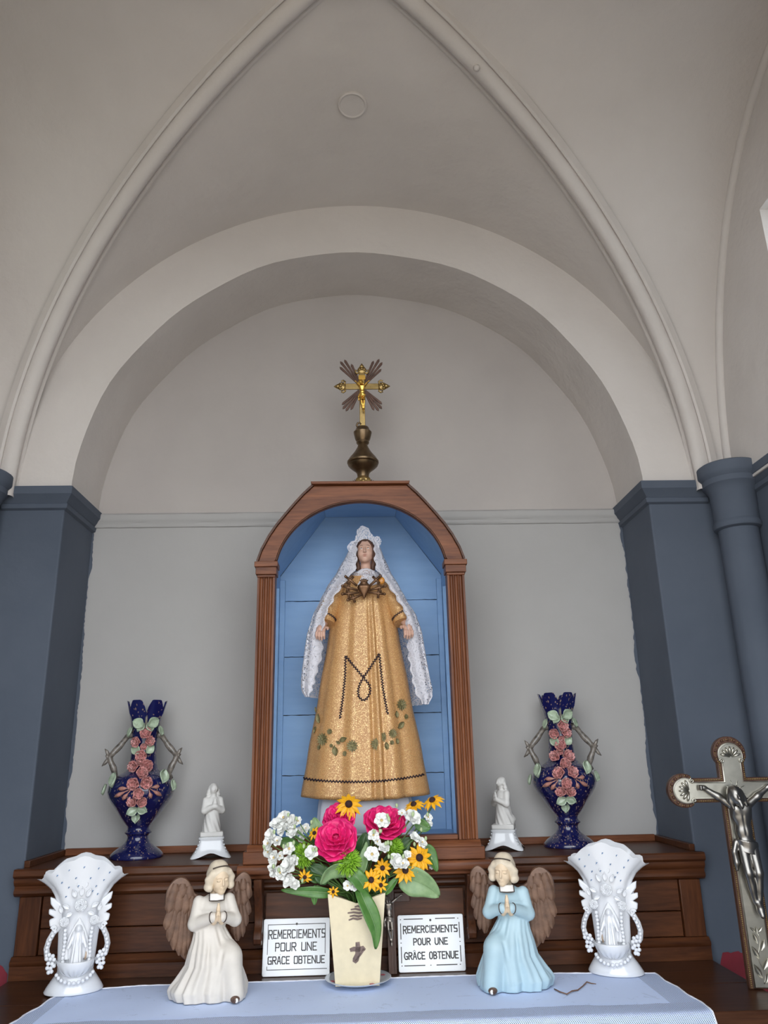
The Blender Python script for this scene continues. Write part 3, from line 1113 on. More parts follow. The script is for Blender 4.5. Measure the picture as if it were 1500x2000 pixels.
def veil_pt(u, v):
    z = 2.094+(1.668-2.094)*v
    oL, iL, iR, oR, yi, yo, yb = lerp_tab(VEIL_UP, z)
    K = [(iL, yi), (oL*.82+iL*.18, yi*.55+yo*.45), (oL, yo), (oL*.75, (yo+yb)/2), (oL*.3, yb), (oR*.3, yb), (oR*.75, (yo+yb)/2), (oR, yo), (oR*.82+iR*.18, yi*.55+yo*.45), (iR, yi)]
    t = u*(len(K)-1)
    i = min(int(t), len(K)-2)
    f = t-i
    g = lambda q: np.array(K[max(0, min(len(K)-1, q))])
    p0, p1, p2, p3 = g(i-1), g(i), g(i+1), g(i+2)
    p = .5*((2*p1)+(-p0+p2)*f+(2*p0-5*p1+4*p2-p3)*f*f+(-p0+3*p1-3*p2+p3)*f**3)
    wv = .0022*math.sin(26*u*math.pi+7*v)*min(1, v*3)
    # uneven lower border, higher on the left
    zz_ = z
    if v > .86 and u < .5: zz_ = z+(v-.86)*.16
    edge = .0025*math.sin(95*v)*math.exp(-min(u, 1-u)*22)
    return (p[0]+SX-.004+(edge if u < .5 else -edge), p[1]+wv, zz_)


MB().grid(veil_pt, 110, 90).build('veil', M_lace, st, smooth=True)
for lo_, hi_ in ((0, .085), (.915, 1)):
    def vb(u, v):
        p = veil_pt(lo_+(hi_-lo_)*u, v)
        return (p[0], p[1]-.0012, p[2])
    MB().grid(vb, 14, 120).build('veil_border', M_lace2, st, smooth=True)
# standing lace frill over the brow


def frill(u, v):
    a = math.radians(205-215*u)
    R0 = Vector((HC.x+.0245*math.cos(a), -.163, HC.z+.004+.0285*math.sin(a)))
    prof = [.30, .85, 1.05, .8, .45, .65, 1.15, 1.45, 1.25, .70, .55, .95, .95, .55, .30]
    t = u*(len(prof)-1)
    i = min(int(t), len(prof)-2)
    f = t-i
    f = f*f*(3-2*f)
    h = .024*(prof[i]*(1-f)+prof[i+1]*f)
    d = Vector((math.cos(a)*.9, -.22+.25*math.sin(14*u), math.sin(a)*.95+.1))
    return tuple(R0+d*h*v)


MB().grid(frill, 80, 8).build('lace_frill', M_lace2, st, smooth=True)

# bronze heart pierced by swords
he = at(711, 1152, Y=-.205)
S = SDF((-.02, -.012, -.024), (.02, .012, .022), .0008)
for sx in (-1, 1):
    S.put(S.cap((sx*.0048, 0, .0045), (0, 0, -.015), .0082, .0014), .004)
S.put(S.ell((0, 0, .0125), (.0075, .0055, .0065)), .0025)
heart = S.build('pierced_heart', M_bronze, st)
heart.location = he
heart.scale = (1.28, 1.1, 1.28)
for (x, z, ang, L) in ((-.026, .018, 140, .022), (-.030, .004, 163, .026), (-.029, -.0075, 184, .027), (-.020, -.016, 200, .023), (.023, .018, 42, .022), (.029, .003, 14, .026), (.027, -.008, -7, .026)):
    a = math.radians(ang)
    d = Vector((math.cos(a), 0, math.sin(a)))
    p = Vector((x, -.004, z))
    s_ = MB()
    s_.tube([p-d*L*.75, p, p+d*.012], [.0022, .0027, .0024], 8)
    s_.ball(tuple(p+d*.0125), .0030, 8, 6)
    c = p+d*.001
    w = Vector((-d.z, 0, d.x))
    s_.tube([c-w*.0095, c, c+w*.0095], [.0026, .0022, .0026], 8)
    s_.build('sword', M_bronze, heart, smooth=True)
for i in range(5):
    a = math.pi*(.2+.15*i)
    MB().tube([(0, -.002, .014), (.010*math.cos(a), -.003, .014+.008*math.sin(a))], [.0022, .0014], 6).build('flame', M_bronze, heart, smooth=True)
bp = at(745, 1134, Y=-.200)
MB().ball(tuple(bp), (.0085, .004, .0095), 16, 10).build('brooch', M_amber, st, smooth=True)
# low base under the petticoat
bs = MB().lathe([(.122, 1.3746), (.122, 1.381), (.118, 1.383)], 48)
bs.v = [(SX+x, SY+y*.5, z) for x, y, z in bs.v]
bs.build('base', M_petti, st)

# ================================================================== BLUE FLOWER VASES ON THE SHELF
def speckled(name, base, spots, sc, thr):
    m, nt, b = nodes(name)
    v = coords(nt, (1, 1, .55))
    vo = nt.nodes.new('ShaderNodeTexVoronoi'); vo.inputs['Scale'].default_value = sc; vo.inputs['Randomness'].default_value = 1
    ds = nt.nodes.new('ShaderNodeVectorMath'); ds.operation = 'MULTIPLY_ADD'; ds.inputs[1].default_value = (.006, .006, .006)
    nz = nt.nodes.new('ShaderNodeTexNoise'); nz.inputs['Scale'].default_value = 260
    nt.links.new(v, nz.inputs['Vector']); nt.links.new(nz.outputs['Color'], ds.inputs[0]); nt.links.new(v, ds.inputs[2])
    nt.links.new(ds.outputs[0], vo.inputs['Vector'])
    a = ramp(nt, vo.outputs['Distance'], [(.20, (1, 1, 1)), (.34, (0, 0, 0))])
    sp = nt.nodes.new('ShaderNodeSeparateColor'); nt.links.new(vo.outputs['Color'], sp.inputs[0])
    g_ = ramp(nt, sp.outputs[0], [(thr, (0, 0, 0)), (thr+.04, (1, 1, 1))])
    mu = nt.nodes.new('ShaderNodeMath'); mu.operation = 'MULTIPLY'
    nt.links.new(a, mu.inputs[0]); nt.links.new(g_, mu.inputs[1])
    mx = nt.nodes.new('ShaderNodeMix'); mx.data_type = 'RGBA'
    nt.links.new(mu.outputs[0], mx.inputs['Factor'])
    mx.inputs[6].default_value = (*base, 1); mx.inputs[7].default_value = (*spots, 1)
    nt.links.new(mx.outputs[2], b.inputs['Base Color'])
    b.inputs['Roughness'].default_value = .12
    b.inputs['Coat Weight'].default_value = .6
    b.inputs['Coat Roughness'].default_value = .05
    return m


M_cob = [speckled('cobalt_glaze_sparse', (.008, .010, .075), (.33, .23, .17), 190, .45), speckled('cobalt_glaze_dense', (.008, .010, .075), (.36, .25, .18), 190, .18)]
M_vred = plain('coral_glaze', (.42, .17, .16), .2, var=.65, vscale=140, coat=.4)
M_vgreen = plain('mint_green_glaze', (.36, .44, .32), .2, var=.3, vscale=60, coat=.4)
M_vstem = plain('brown_branch_glaze', (.16, .14, .12), .3, var=.6, vscale=120, coat=.3)
M_vbud = plain('pink_bud_glaze', (.42, .20, .16), .25, var=.3, vscale=120)
UZ = .2343e-3*1.0
VPROF = [(0, 262), (10, 266), (40, 258), (75, 222), (110, 175), (150, 128), (190, 108), (220, 104), (240, 112), (252, 132), (264, 134), (276, 120), (300, 108), (330, 116), (370, 150), (430, 195),
         (500, 238), (570, 285), (640, 322), (700, 338), (760, 332), (820, 300), (860, 262), (890, 215), (910, 182), (935, 155), (1000, 138), (1100, 131), (1200, 130), (1300, 135), (1400, 145), (1480, 158)]
vz_ = [a*UZ*.905 for a, _ in VPROF]
vr_ = [b*UZ for _, b in VPROF]


def vase_r(z):
    return float(np.interp(z, vz_, vr_))


def blue_vase(loc, rz, label, variant):
    t = thing('faience_vase', label, 'vase', loc, rz, 'blue faience vases on the shelf')
    rnd = random.Random(21+variant)
    b = MB()
    n = 72
    rows = [[(r*math.cos(2*math.pi*i/n), r*math.sin(2*math.pi*i/n), z) for i in range(n)] for z, r in zip(vz_, vr_)]
    # crown rim: six pointed lobes with deep notches
    top = vz_[-1]
    lob = []
    for i in range(n):
        a = 2*math.pi*i/n
        ph = ((math.degrees(a)+90) % 60)/60.0
        h = 1-abs(2*ph-1)
        h = min(1, h*1.9)**.7
        lob.append(.017+.031*h)
    for f in (.35, .7, 1.0):
        rows.append([((vr_[-1]+.0075*f+lob[i]*f*.10)*math.cos(2*math.pi*i/n), (vr_[-1]+.0075*f+lob[i]*f*.10)*math.sin(2*math.pi*i/n), top+lob[i]*f) for i in range(n)])
    inner = [[(x*.90, y*.90, z-.0015) for x, y, z in rows[-k]] for k in (1, 2, 3, 4)]
    inner.append([(.024*math.cos(2*math.pi*i/n), .024*math.sin(2*math.pi*i/n), .20) for i in range(n)])
    b.ring(rows+inner, True, True, True).build('vase_body', M_cob[variant], t, smooth=50)

    def spot(zx, zy, lift=.002):
        x = (zx-520)*UZ
        z = (1835-zy)*UZ*.905
        r = vase_r(z)+lift
        x = max(-r*.98, min(r*.98, x))
        y = -math.sqrt(max(1e-9, r*r-x*x))
        nrm = Vector((x, y, 0)).normalized()
        return Vector((x, y, z)), nrm

    def fl(zx, zy, r):
        p, nn = spot(zx, zy, .003)
        nn = (nn+Vector((rnd.uniform(-.25, .25), 0, rnd.uniform(-.1, .45)))).normalized()
        M = Matrix.Translation(p) @ frame_to(nn).to_4x4() @ Matrix.Rotation(rnd.uniform(0, 6), 4, 'Z')
        q = MB()
        R = r*UZ*.98
        for k in range(5):
            petal_sheet(q, M @ Matrix.Rotation(2*math.pi*k/5, 4, 'Z'), R, R*1.15, cup=.35, curl=.45, tip=.4, nu=5, nv=5, z0=.001)
        for k in range(5):
            petal_sheet(q, M @ Matrix.Rotation(2*math.pi*(k+.5)/5, 4, 'Z'), R*.55, R*.7, cup=.4, curl=.8, tip=.4, nu=4, nv=4, z0=.002)
        b0 = len(q.v)
        q.ball((0, 0, 0), R*.2, 8, 5)
        for i in range(b0, len(q.v)): q.v[i] = tuple(M @ (Vector(q.v[i])+Vector((0, 0, .003))))
        o = q.build('blossom', M_vred, t, smooth=True)
        sm = o.modifiers.new('clay', 'SOLIDIFY'); sm.thickness = .0016

    def leaf(zx, zy, L, ang, tilt=.2):
        p, nn = spot(zx, zy, .003)
        nn = (nn+Vector((0, 0, tilt))).normalized()
        M = Matrix.Translation(p) @ frame_to(nn).to_4x4() @ Matrix.Rotation(math.radians(ang), 4, 'Z')
        q = MB()
        LL = L*UZ
        petal_sheet(q, M @ Matrix.Translation((0, -LL/2, 0)), LL, LL*.85, cup=.25, curl=.12, tip=.7, nu=7, nv=8, z0=.001, ruffle=.0012)
        o = q.build('leaf', M_vgreen, t, smooth=True)
        sm = o.modifiers.new('clay', 'SOLIDIFY'); sm.thickness = .002

    for a in ((530, 512, 66), (450, 600, 58), (562, 596, 58), (505, 748, 66), (440, 862, 62), (556, 862, 70), (515, 945, 66), (448, 1042, 66), (566, 1036, 66), (505, 1150, 58), (452, 1245, 55), (537, 1242, 55), (495, 810, 45), (520, 660, 40)):
        fl(*a)
    for a in ((455, 395, 135, 60), (590, 388, 135, -60), (478, 440, 110, 150), (562, 440, 110, 200), (385, 490, 110, 170), (655, 480, 110, 190), (450, 690, 115, 60), (575, 682, 115, -50), (455, 1342, 120, 115), (545, 1332, 110, -110), (492, 1415, 105, 180),
              (265, 1010, 150, 190), (716, 985, 150, 160), (160, 1110, 110, 190), (812, 1080, 120, 160)):
        leaf(*a)
    for (x0, y0, x1, y1) in ((430, 1090, 300, 1095), (420, 1100, 270, 1180), (425, 1110, 350, 1210), (600, 1090, 700, 1080), (605, 1100, 725, 1180), (600, 1110, 625, 1200)):
        q = MB()
        pts = [spot(x0+(x1-x0)*s_, y0+(y1-y0)*s_, .0025)[0] for s_ in np.linspace(0, 1, 7)]
        q.tube(pts, [.0012, .0012, .0014, .0035, .0052, .0045, .0012], 8)
        q.build('flower_bud', M_vbud, t, smooth=True)
    # stalk and hanging loop at the throat
    MB().tube([spot(525, y_, .002)[0] for y_ in (300, 340, 380, 420, 450)], [.0026, .003, .003, .0025, .002], 8).build('stalk', M_vstem, t, smooth=True)
    for sx in (-1, 1):
        pts = [(sx*150, 1330), (sx*190, 1300), (sx*260, 1200), (sx*330, 1120), (sx*362, 1075), (sx*345, 1030), (sx*310, 960), (sx*285, 880), (sx*275, 830)]
        P = [Vector((x*UZ*.93, -.012+.006*math.sin(i*.8), z*UZ*.905)) for i, (x, z) in enumerate(pts)]
        P[0].x = sx*.030; P[-1].x = sx*.066
        cr = []
        for i in range(len(P)-1):
            for s_ in (0, .5): cr.append(P[i].lerp(P[i+1], s_))
        cr.append(P[-1])
        hd_ = MB().tube(cr, [.0072+.0009*math.sin(i*1.7) for i in range(len(cr))], 10).build('branch_handle', M_vstem, t, smooth=True)
        e = P[4]
        for d in ((.012, .020), (.016, -.020), (.010, .004)):
            MB().tube([e, e+Vector((sx*d[0]*.6, -.003, d[1]*.7)), e+Vector((sx*d[0], -.002, d[1]))], [.0055, .004, .0008], 7).build('thorn', M_vstem, hd_, smooth=True)
    return t


blue_vase((-.5415, -.084, ZSH+.0005), math.radians(14), 'cobalt blue flowered vase by the slate pier on the left of the niche', 0)
blue_vase((.4990, -.080, ZSH+.0005), math.radians(-8), 'cobalt blue flowered vase right of the niche, more densely speckled with gold', 1)

# ================================================================== SMALL WHITE FIGURINES
M_bisque = plain('white_bisque', (.66, .645, .62), .55, var=.04, vscale=40)
M_porc = plain('white_porcelain', (.74, .755, .78), .10, coat=.5)


def figurine(loc, rz, label, lean):
    t = thing('praying_figurine', label, 'figurine', loc, rz, 'small white praying figurines')
    t.scale = (.94, .94, .88)
    # four-footed pedestal with flaring corners
    m = MB()
    rows = []
    for f in np.linspace(0, 1, 16):
        z = .006+.044*f
        w = .0305+.0185*(1-f)**2.2+(.003 if f > .93 else 0)
        row = []
        for i in range(48):
            a = 2*math.pi*i/48+math.pi/4
            c, s = math.cos(a), math.sin(a)
            k = (abs(c)**5+abs(s)**5)**(-1/5.)
            cor = abs(math.sin(2*a))**3
            r = w*k*(.86+.14*cor*(1+.5*(1-f)**2))
            zz_ = z-(.006*cor**.6*(1-f)**4 if f < .5 else 0)+(.007*(1-cor)*(1-f)**5)
            row.append((r*c*1.0, r*s*.75, zz_-.0))
        rows.append(row)
    top = [[(x*.9, y*.9, .0515) for x, y, z in rows[-1]]]
    m.ring(rows+top, True, True, True).build('pedestal', M_porc, t, smooth=50)
    for sx in (-1, 1):
        for sz in range(4):
            MB().ball((sx*(.0285+.0028*(3-sz)), -.0245-.002*(3-sz), .017+.008*sz), .0022, 8, 6).build('pedestal_bead', M_porc, t, smooth=True)
    MB().box(-.0285, .0285, -.022, .024, .0515, .064).build('kneeling_block', M_bisque, t, bev=.003)
    S = SDF((-.045, -.04, .060), (.045, .045, .190), .0011)
    # robe: kneeling, skirt spreading behind
    x, y, z = S.x, S.y, S.z
    tt = np.clip((z-.062)/.062, 0, 1)
    w = .0225-.006*tt
    th = np.arctan2(y-.002, x)
    fold = .0011*np.sin(9*th+12*z/.06)*(1-tt)
    q = np.sqrt((x/1.0)**2+((y-.004)/1.05)**2)-(w+fold)
    S.put(np.maximum(q*.8, np.maximum(.063-z, z-.124)))
    S.put(S.ell((0, .020, .075), (.020, .018, .013)), .008)
    S.put(S.ell((0, .001, .130), (.0205, .0150, .0240)), .008)
    for sx in (-1, 1):
        S.chain([(sx*.0185, .001, .143), (sx*.0225, -.006, .116), (sx*.0035, -.0195, .127)], [.0080, .0078, .0062], .004)
        S.chain([(sx*.0030, -.0200, .126), (sx*.0022, -.0225, .136), (sx*.0010, -.0225, .146)], [.0034, .0034, .0018], .0015)
    S.chain([(0, .001, .150), (0, -.001, .160)], [.0075, .0070], .003)
    S.put(S.ell((0, -.003, .171), (.0098, .0115, .0125)), .002)
    S.put(S.ell((0, .003, .1735), (.0118, .0120, .0125)), .002)      # hair
    for sx in (-1, 1):
        S.chain([(sx*.0105, .001, .170), (sx*.0125, .003, .158), (sx*.0120, .007, .146)], [.0046, .0050, .0045], .003)
        S.cut(S.ell((sx*.004, -.0145, .172), (.0022, .002, .0013)), .001)
    S.put(S.cap((0, -.0138, .1725), (0, -.0152, .1685), .0011, .0016), .001)
    S.chain([(0, .010, .165), (0, .014, .15), (0, .012, .135)], [.008, .009, .006], .004)
    S.d += (.0005*np.sin(500*S.z+160*S.x)*(S.z > .156)*(S.y > -.006)).astype(np.float32)
    o = S.build('kneeling_figure', M_bisque, t)
    o.rotation_euler = (0, 0, lean)
    return t


figurine((-.3600, -.118, ZSH+.0005), math.radians(10), 'small white kneeling figurine facing forward on the shelf left of the niche', math.radians(12))
figurine((.3350, -.112, ZSH+.0005), math.radians(-16), 'small white kneeling figurine turned sideways on the shelf right of the niche', math.radians(-40))

# ================================================================== KNEELING ANGELS ON THE CLOTH
M_cream = plain('cream_plaster_skin', (.70, .545, .38), .5, var=.06, vscale=60)
M_creamhair = plain('cream_plaster_hair', (.66, .56, .43), .5, var=.10, vscale=90)
M_robe_w = plain('ivory_plaster_robe', (.64, .59, .53), .5, var=.06, vscale=30)
M_robe_b = plain('pale_blue_plaster_robe', (.40, .545, .61), .5, var=.05, vscale=30)
M_wing, nt_, b_ = nodes('bronzed_wing_paint')
_v = coords(nt_)
nt_.links.new(ramp(nt_, noise(nt_, _v, 55, 5, .6), [(.3, (.080, .040, .024)), (.62, (.155, .082, .050)), (.82, (.21, .125, .08)), (.88, (.50, .42, .34))]), b_.inputs['Base Color'])
b_.inputs['Roughness'].default_value = .42
b_.inputs['Metallic'].default_value = .25
M_line = plain('brown_painted_line', (.055, .035, .025), .5)
M_shoe = plain('brown_shoe_paint', (.11, .06, .04), .5, var=.4, vscale=150)
M_chip = plain('bare_plaster_chip', (.80, .77, .74), .7)


def feather(m, p, ang, L, Wd, y, thick=.0022):
    M = Matrix.Translation((p[0], y, p[1])) @ Matrix.Rotation(math.radians(90), 4, 'X') @ Matrix.Rotation(math.radians(ang), 4, 'Z')
    b = len(m.v)
    n = 9
    for j in range(n):
        v = j/(n-1)
        w = Wd*.66*(.55+.45*math.sin(math.pi*.5*min(1, v*1.6)))*math.sqrt(max(.03, 1-max(0, (v-.72)/.285)**2))
        for i, (u, h) in enumerate(((-1, 0), (-.55, .75), (0, 1.15), (.55, .75), (1, 0))):
            m.v.append(tuple(M @ Vector((u*w, L*v, h*thick))))
    for j in range(n-1):
        for i in range(4):
            a = b+j*5+i
            m.f.append((a, a+1, a+6, a+5))


def wing(outline, root_y, tip_y, name, parent, feathers, small):
    m = MB()
    o = np.array(outline)
    # smooth closed outline
    P = []
    n = len(o)
    for i in range(n):
        p0, p1, p2, p3 = o[i-1], o[i], o[(i+1) % n], o[(i+2) % n]
        for f in (0, .25, .5, .75):
            P.append(.5*((2*p1)+(-p0+p2)*f+(2*p0-5*p1+4*p2-p3)*f*f+(-p0+3*p1-3*p2+p3)*f**3))
    P = np.array(P)
    c = P.mean(0)
    yy = lambda p, s: root_y+(tip_y-root_y)*min(1, abs(p[0])/.09)+s
    rows = []
    for s_, k in ((-.0035, .90), (-.0025, .97), (.001, 1.0), (.004, .96), (.005, .85)):
        rows.append([(c[0]+(p[0]-c[0])*k, yy(p, s_), c[1]+(p[1]-c[1])*k) for p in P])
    m.ring(rows, True, True, True)
    for (x, z, a, L, W_) in feathers:
        feather(m, (x, z), a, L, W_, yy((x, z), -.0035), .0017)
    for (x, z, a, L, W_) in small:
        feather(m, (x, z), a, L, W_, yy((x, z), -.0040), .0020)
    return m.build(name, M_wing, parent, smooth=45)


def angel(loc, rz, mirror, robe, label):
    t = thing('angel_statuette', label, 'statuette', loc, rz, 'kneeling angel statuettes on the altar cloth')
    if mirror: t.scale = (-1, 1, 1)
    # robe
    S = SDF((-.078, -.060, -.004), (.088, .056, .186), .0013)
    x, y, z = S.x, S.y, S.z
    tab = np.array([(0, .004, .067, .043, .002), (.016, .006, .070, .045, .002), (.030, .005, .064, .042, .001), (.058, .002, .050, .037, -.003), (.082, .003, .045, .034, -.004),
                    (.100, .006, .037, .028, -.002), (.122, .011, .029, .022, .0), (.14, .009, .028, .020, .001), (.19, .006, .024, .018, .002)])
    f = lambda k: np.interp(z, tab[:, 0], tab[:, k]).astype(np.float32)
    cx, a, b, cy = f(1), f(2), f(3), f(4)
    dx, dy = x-cx, y-cy
    th = np.arctan2(dy/b, dx/a)
    low = np.clip((.125-z)/.11, 0, 1)
    fold = (np.sin(11*th+.9*np.sin(3*th)+18*z)*.55+np.sin(19*th-1.3)*.35+np.sin(7*th+1)*.3)*(.0042*low+.0006)
    d = (np.sqrt((dx/a)**2+(dy/b)**2)-1)*np.minimum(a, b)*.9-fold
    d = np.maximum(d, np.maximum(-z, z-.150))
    S.put(d.astype(np.float32))
    S.put(S.ell((-.027, -.026, .074), (.019, .019, .022)), .016)                    # raised knee
    S.put(S.cap((-.030, -.030, .070), (-.040, -.034, .010), .0185, .017), .014)
    S.put(S.ell((.055, .010, .014), (.025, .030, .016)), .010)                       # train
    S.cut(S.cap((-.012, -.044, .085), (.000, -.048, .012), .002, .003), .006)        # deep fold beside the knee
    S.cut(S.cap((.012, -.032, .10), (.018, -.046, .015), .001, .0022), .005)
    S.put(S.ell((.005, .003, .150), (.0300, .0200, .0310)), .012)
    for p in (((-.024, .002, .168), (-.036, -.010, .133), (-.011, -.036, .1435)), ((.034, .002, .166), (.041, -.008, .129), (.007, -.036, .1435))):
        S.chain(p, [.0115, .0120, .0090], .005)
    S.d = np.maximum(S.d, -z)
    S.build('robe', robe, t)
    # hands pressed together
    S = SDF((-.016, -.055, .132), (.012, -.026, .180), .0008)
    for s_ in (-1, 1):
        S.put(S.cap((-.002+s_*.0075, -.0335, .1425), (-.002+s_*.0042, -.0405, .1480), .0058, .0052), .002)
        S.put(S.ell((-.002+s_*.0026, -.0425, .1530), (.0030, .0065, .0090)), .002)
        for q in range(4):
            S.chain([(-.002+s_*.0022, -.0480+.0036*q, .1560), (-.002+s_*.0016, -.0490+.0034*q, .1680-.0004*abs(q-1.2)), (-.002+s_*.0010, -.0488+.0030*q, (.1735, .1755, .1745, .1700)[q])], [.0021, .0019, .0013], .0006)
        S.chain([(-.002+s_*.0030, -.0440, .1490), (-.002+s_*.0022, -.0505, .1570), (-.002+s_*.0014, -.0515, .1630)], [.0022, .0020, .0014], .0008)
    S.build('hands', M_cream, t).location = (0, .002, -.008)
    # head bowed, face and neck
    Rn = Matrix.Translation((-.003, -.009, .2095)) @ Matrix.Rotation(math.radians(10), 4, 'X') @ Matrix.Rotation(math.radians(-18), 4, 'Z')
    S = SDF((-.022, -.028, -.036), (.022, .026, .030), .0009)
    S.put(S.ell((0, .001, .003), (.0165, .0195, .0210)))
    S.put(S.ell((0, -.005, -.0105), (.0128, .0135, .0150)), .006)
    S.put(S.ell((0, -.0140, -.0205), (.0050, .0042, .0042)), .005)
    S.put(S.cap((0, .004, -.012), (.002, .008, -.034), .0092, .0115), .005)
    for s_ in (-1, 1):
        S.cut(S.ell((s_*.0068, -.0205, .0005), (.0048, .0035, .0030)), .003)
        S.put(S.ell((s_*.0066, -.0163, -.0004), (.0036, .0024, .0020)), .001)
        S.put(S.cap((s_*.0025, -.0182, .0048), (s_*.0105, -.0155, .0042), .0010, .0009), .002)
        S.put(S.ell((s_*.0075, -.0125, -.0090), (.0050, .0040, .0050)), .004)
    S.put(S.cap((0, -.0182, .0030), (0, -.0218, -.0068), .0013, .0021), .0015)
    S.put(S.ell((0, -.0180, -.0128), (.0042, .0018, .0011)), .0010)
    S.put(S.ell((0, -.0175, -.0152), (.0034, .0018, .0012)), .0010)
    hd_ = S.build('head', M_cream, t)
    hd_.matrix_local = Rn @ Matrix.Scale(1.12, 4)
    # wavy bobbed hair
    S = SDF((-.030, -.024, -.026), (.030, .032, .034), .0010)
    S.put(S.ell((0, .005, .0055), (.0205, .0220, .0220)))
    S.cut(S.ell((0, -.0240, -.006), (.0140, .0210, .0200)), .0025)
    for s_ in (-1, 1):
        S.chain([(s_*.0155, -.006, .010), (s_*.0200, -.003, -.002), (s_*.0205, .0, -.012)], [.0050, .0062, .0072], .004)
        S.put(S.ell((s_*.0190, -.004, -.0155), (.0062, .0066, .0058)), .003)
    S.put(S.ell((0, .013, -.006), (.017, .013, .014)), .006)
    S.d += (.0007*np.sin(330*S.z+150*np.abs(S.x)+60*S.y)).astype(np.float32)
    S.build('hair', M_creamhair, hd_)
    MB().tube([(.0165*math.cos(a)*1.05, -.0035-.0165*math.sin(a)*.45, .0150+.0065*math.sin(a)) for a in np.linspace(.5, math.pi-.5, 14)], .0011, 6).build('hair_band', M_line, hd_, smooth=True)
    # square collar edged with a dark line, dark cuffs
    col = MB()
    col.grid(lambda u, v: (-.0125+.0270*u, -.0130-.0085*v-.004*math.sin(math.pi*u), .1815-.0105*v), 10, 6, .002).build('collar', M_chip, t, smooth=True)
    MB().tube([(-.0130, -.0140, .1820), (-.0130, -.0228, .1705), (-.007, -.0252, .1702), (.001, -.0266, .1700), (.009, -.0252, .1702), (.0150, -.0228, .1705), (.0150, -.0140, .1820)], .00105, 6).build('collar_line', M_line, t, smooth=True)
    for s_, c, r in ((-1, (-.0135, -.0345, .1430), .0093), (1, (.0098, -.0345, .1430), .0093)):
        ax = Vector((-s_*.85, -.45, .15)).normalized()
        u_ = ax.orthogonal().normalized(); w_ = ax.cross(u_)
        MB().tube([Vector(c)+(u_*math.cos(a)+w_*math.sin(a))*r for a in np.linspace(0, 2*math.pi, 25)[:-1]], .0010, 6, closed=True).build('cuff_line', M_line, t, smooth=True)
    # shoe with a chipped toe
    S = SDF((-.058, -.070, -.003), (-.022, -.030, .026), .0009)
    S.put(S.ell((-.039, -.046, .0055), (.0088, .0130, .0070)))
    S.d = np.maximum(S.d, -S.z)
    sh1 = S.build('shoe', M_shoe, t)
    MB().ball((-.0412, -.0570, .0052), (.0034, .0022, .0042), 10, 6).build('chip', M_chip, sh1, smooth=True)
    # wings
    wr_ = [(.030, .172), (.043, .182), (.055, .203), (.070, .212), (.086, .206), (.097, .188), (.099, .165), (.094, .140), (.086, .114), (.075, .090), (.062, .070), (.052, .063), (.046, .074), (.045, .100), (.044, .130), (.034, .150)]
    fr = [(.052-.0015*k+.0075*k, .150+.003*k, a, L, .0135) for k, (a, L) in enumerate(((178, .070), (180, .082), (182, .083), (186, .076), (190, .064), (195, .047)))]
    sm_ = [(.048, .176, 175, .036, .015), (.060, .180, 180, .036, .015), (.072, .186, 184, .040, .016), (.084, .186, 190, .038, .015), (.054, .194, 178, .024, .014), (.067, .199, 182, .026, .015), (.080, .200, 192, .026, .014)]
    wing(wr_, .020, .012, 'wing', t, fr, sm_)
    wl = [(-.016, .172), (-.028, .186), (-.038, .203), (-.052, .213), (-.064, .207), (-.070, .192), (-.067, .168), (-.060, .142), (-.053, .115), (-.047, .090), (-.040, .088), (-.034, .105), (-.030, .130), (-.022, .150)]
    fl_ = [(-.036-.0055*k, .150+.004*k, a, L, .0105) for k, (a, L) in enumerate(((178, .052), (176, .066), (173, .064), (170, .050), (167, .034)))]
    sl = [(-.034, .178, 182, .034, .012), (-.043, .182, 180, .036, .012), (-.053, .186, 175, .036, .013), (-.040, .196, 182, .022, .011), (-.052, .200, 176, .024, .012), (-.061, .192, 172, .030, .011)]
    wing(wl, .024, .034, 'wing', t, fl_, sl)
    return t


angel((-.293, -.405, ZALT+.0035), math.radians(12), True, M_robe_w, 'kneeling angel statuette in ivory robe with brown wings on the altar cloth')
angel((.282, -.398, ZALT+.0035), math.radians(-6), False, M_robe_b, 'kneeling angel statuette in pale blue robe with brown wings on the altar cloth')

# ================================================================== WHITE PORCELAIN VASES WITH A SHRINE
M_glaze = plain('white_glazed_porcelain', (.76, .77, .80), .12, coat=.6)
M_blued = plain('blue_sprig_paint', (.10, .22, .42), .3)
M_rust = plain('brownish_wear', (.40, .30, .22), .4, var=.4, vscale=200)


def rose_relief(m, p, r, n=(0, -1, .15)):
    M = Matrix.Translation(p) @ frame_to(n).to_4x4()
    for ring, (k, rr, cu, z0) in enumerate(((7, 1.0, .25, 0), (6, .78, .55, .0015), (5, .55, .9, .0025), (4, .34, 1.3, .0035))):
        for i in range(k):
            petal_sheet(m, M @ Matrix.Rotation(2*math.pi*(i+.4*ring)/k, 4, 'Z'), r*rr, r*rr*1.1, cup=.2, curl=cu, tip=.35, nu=4, nv=4, z0=z0)


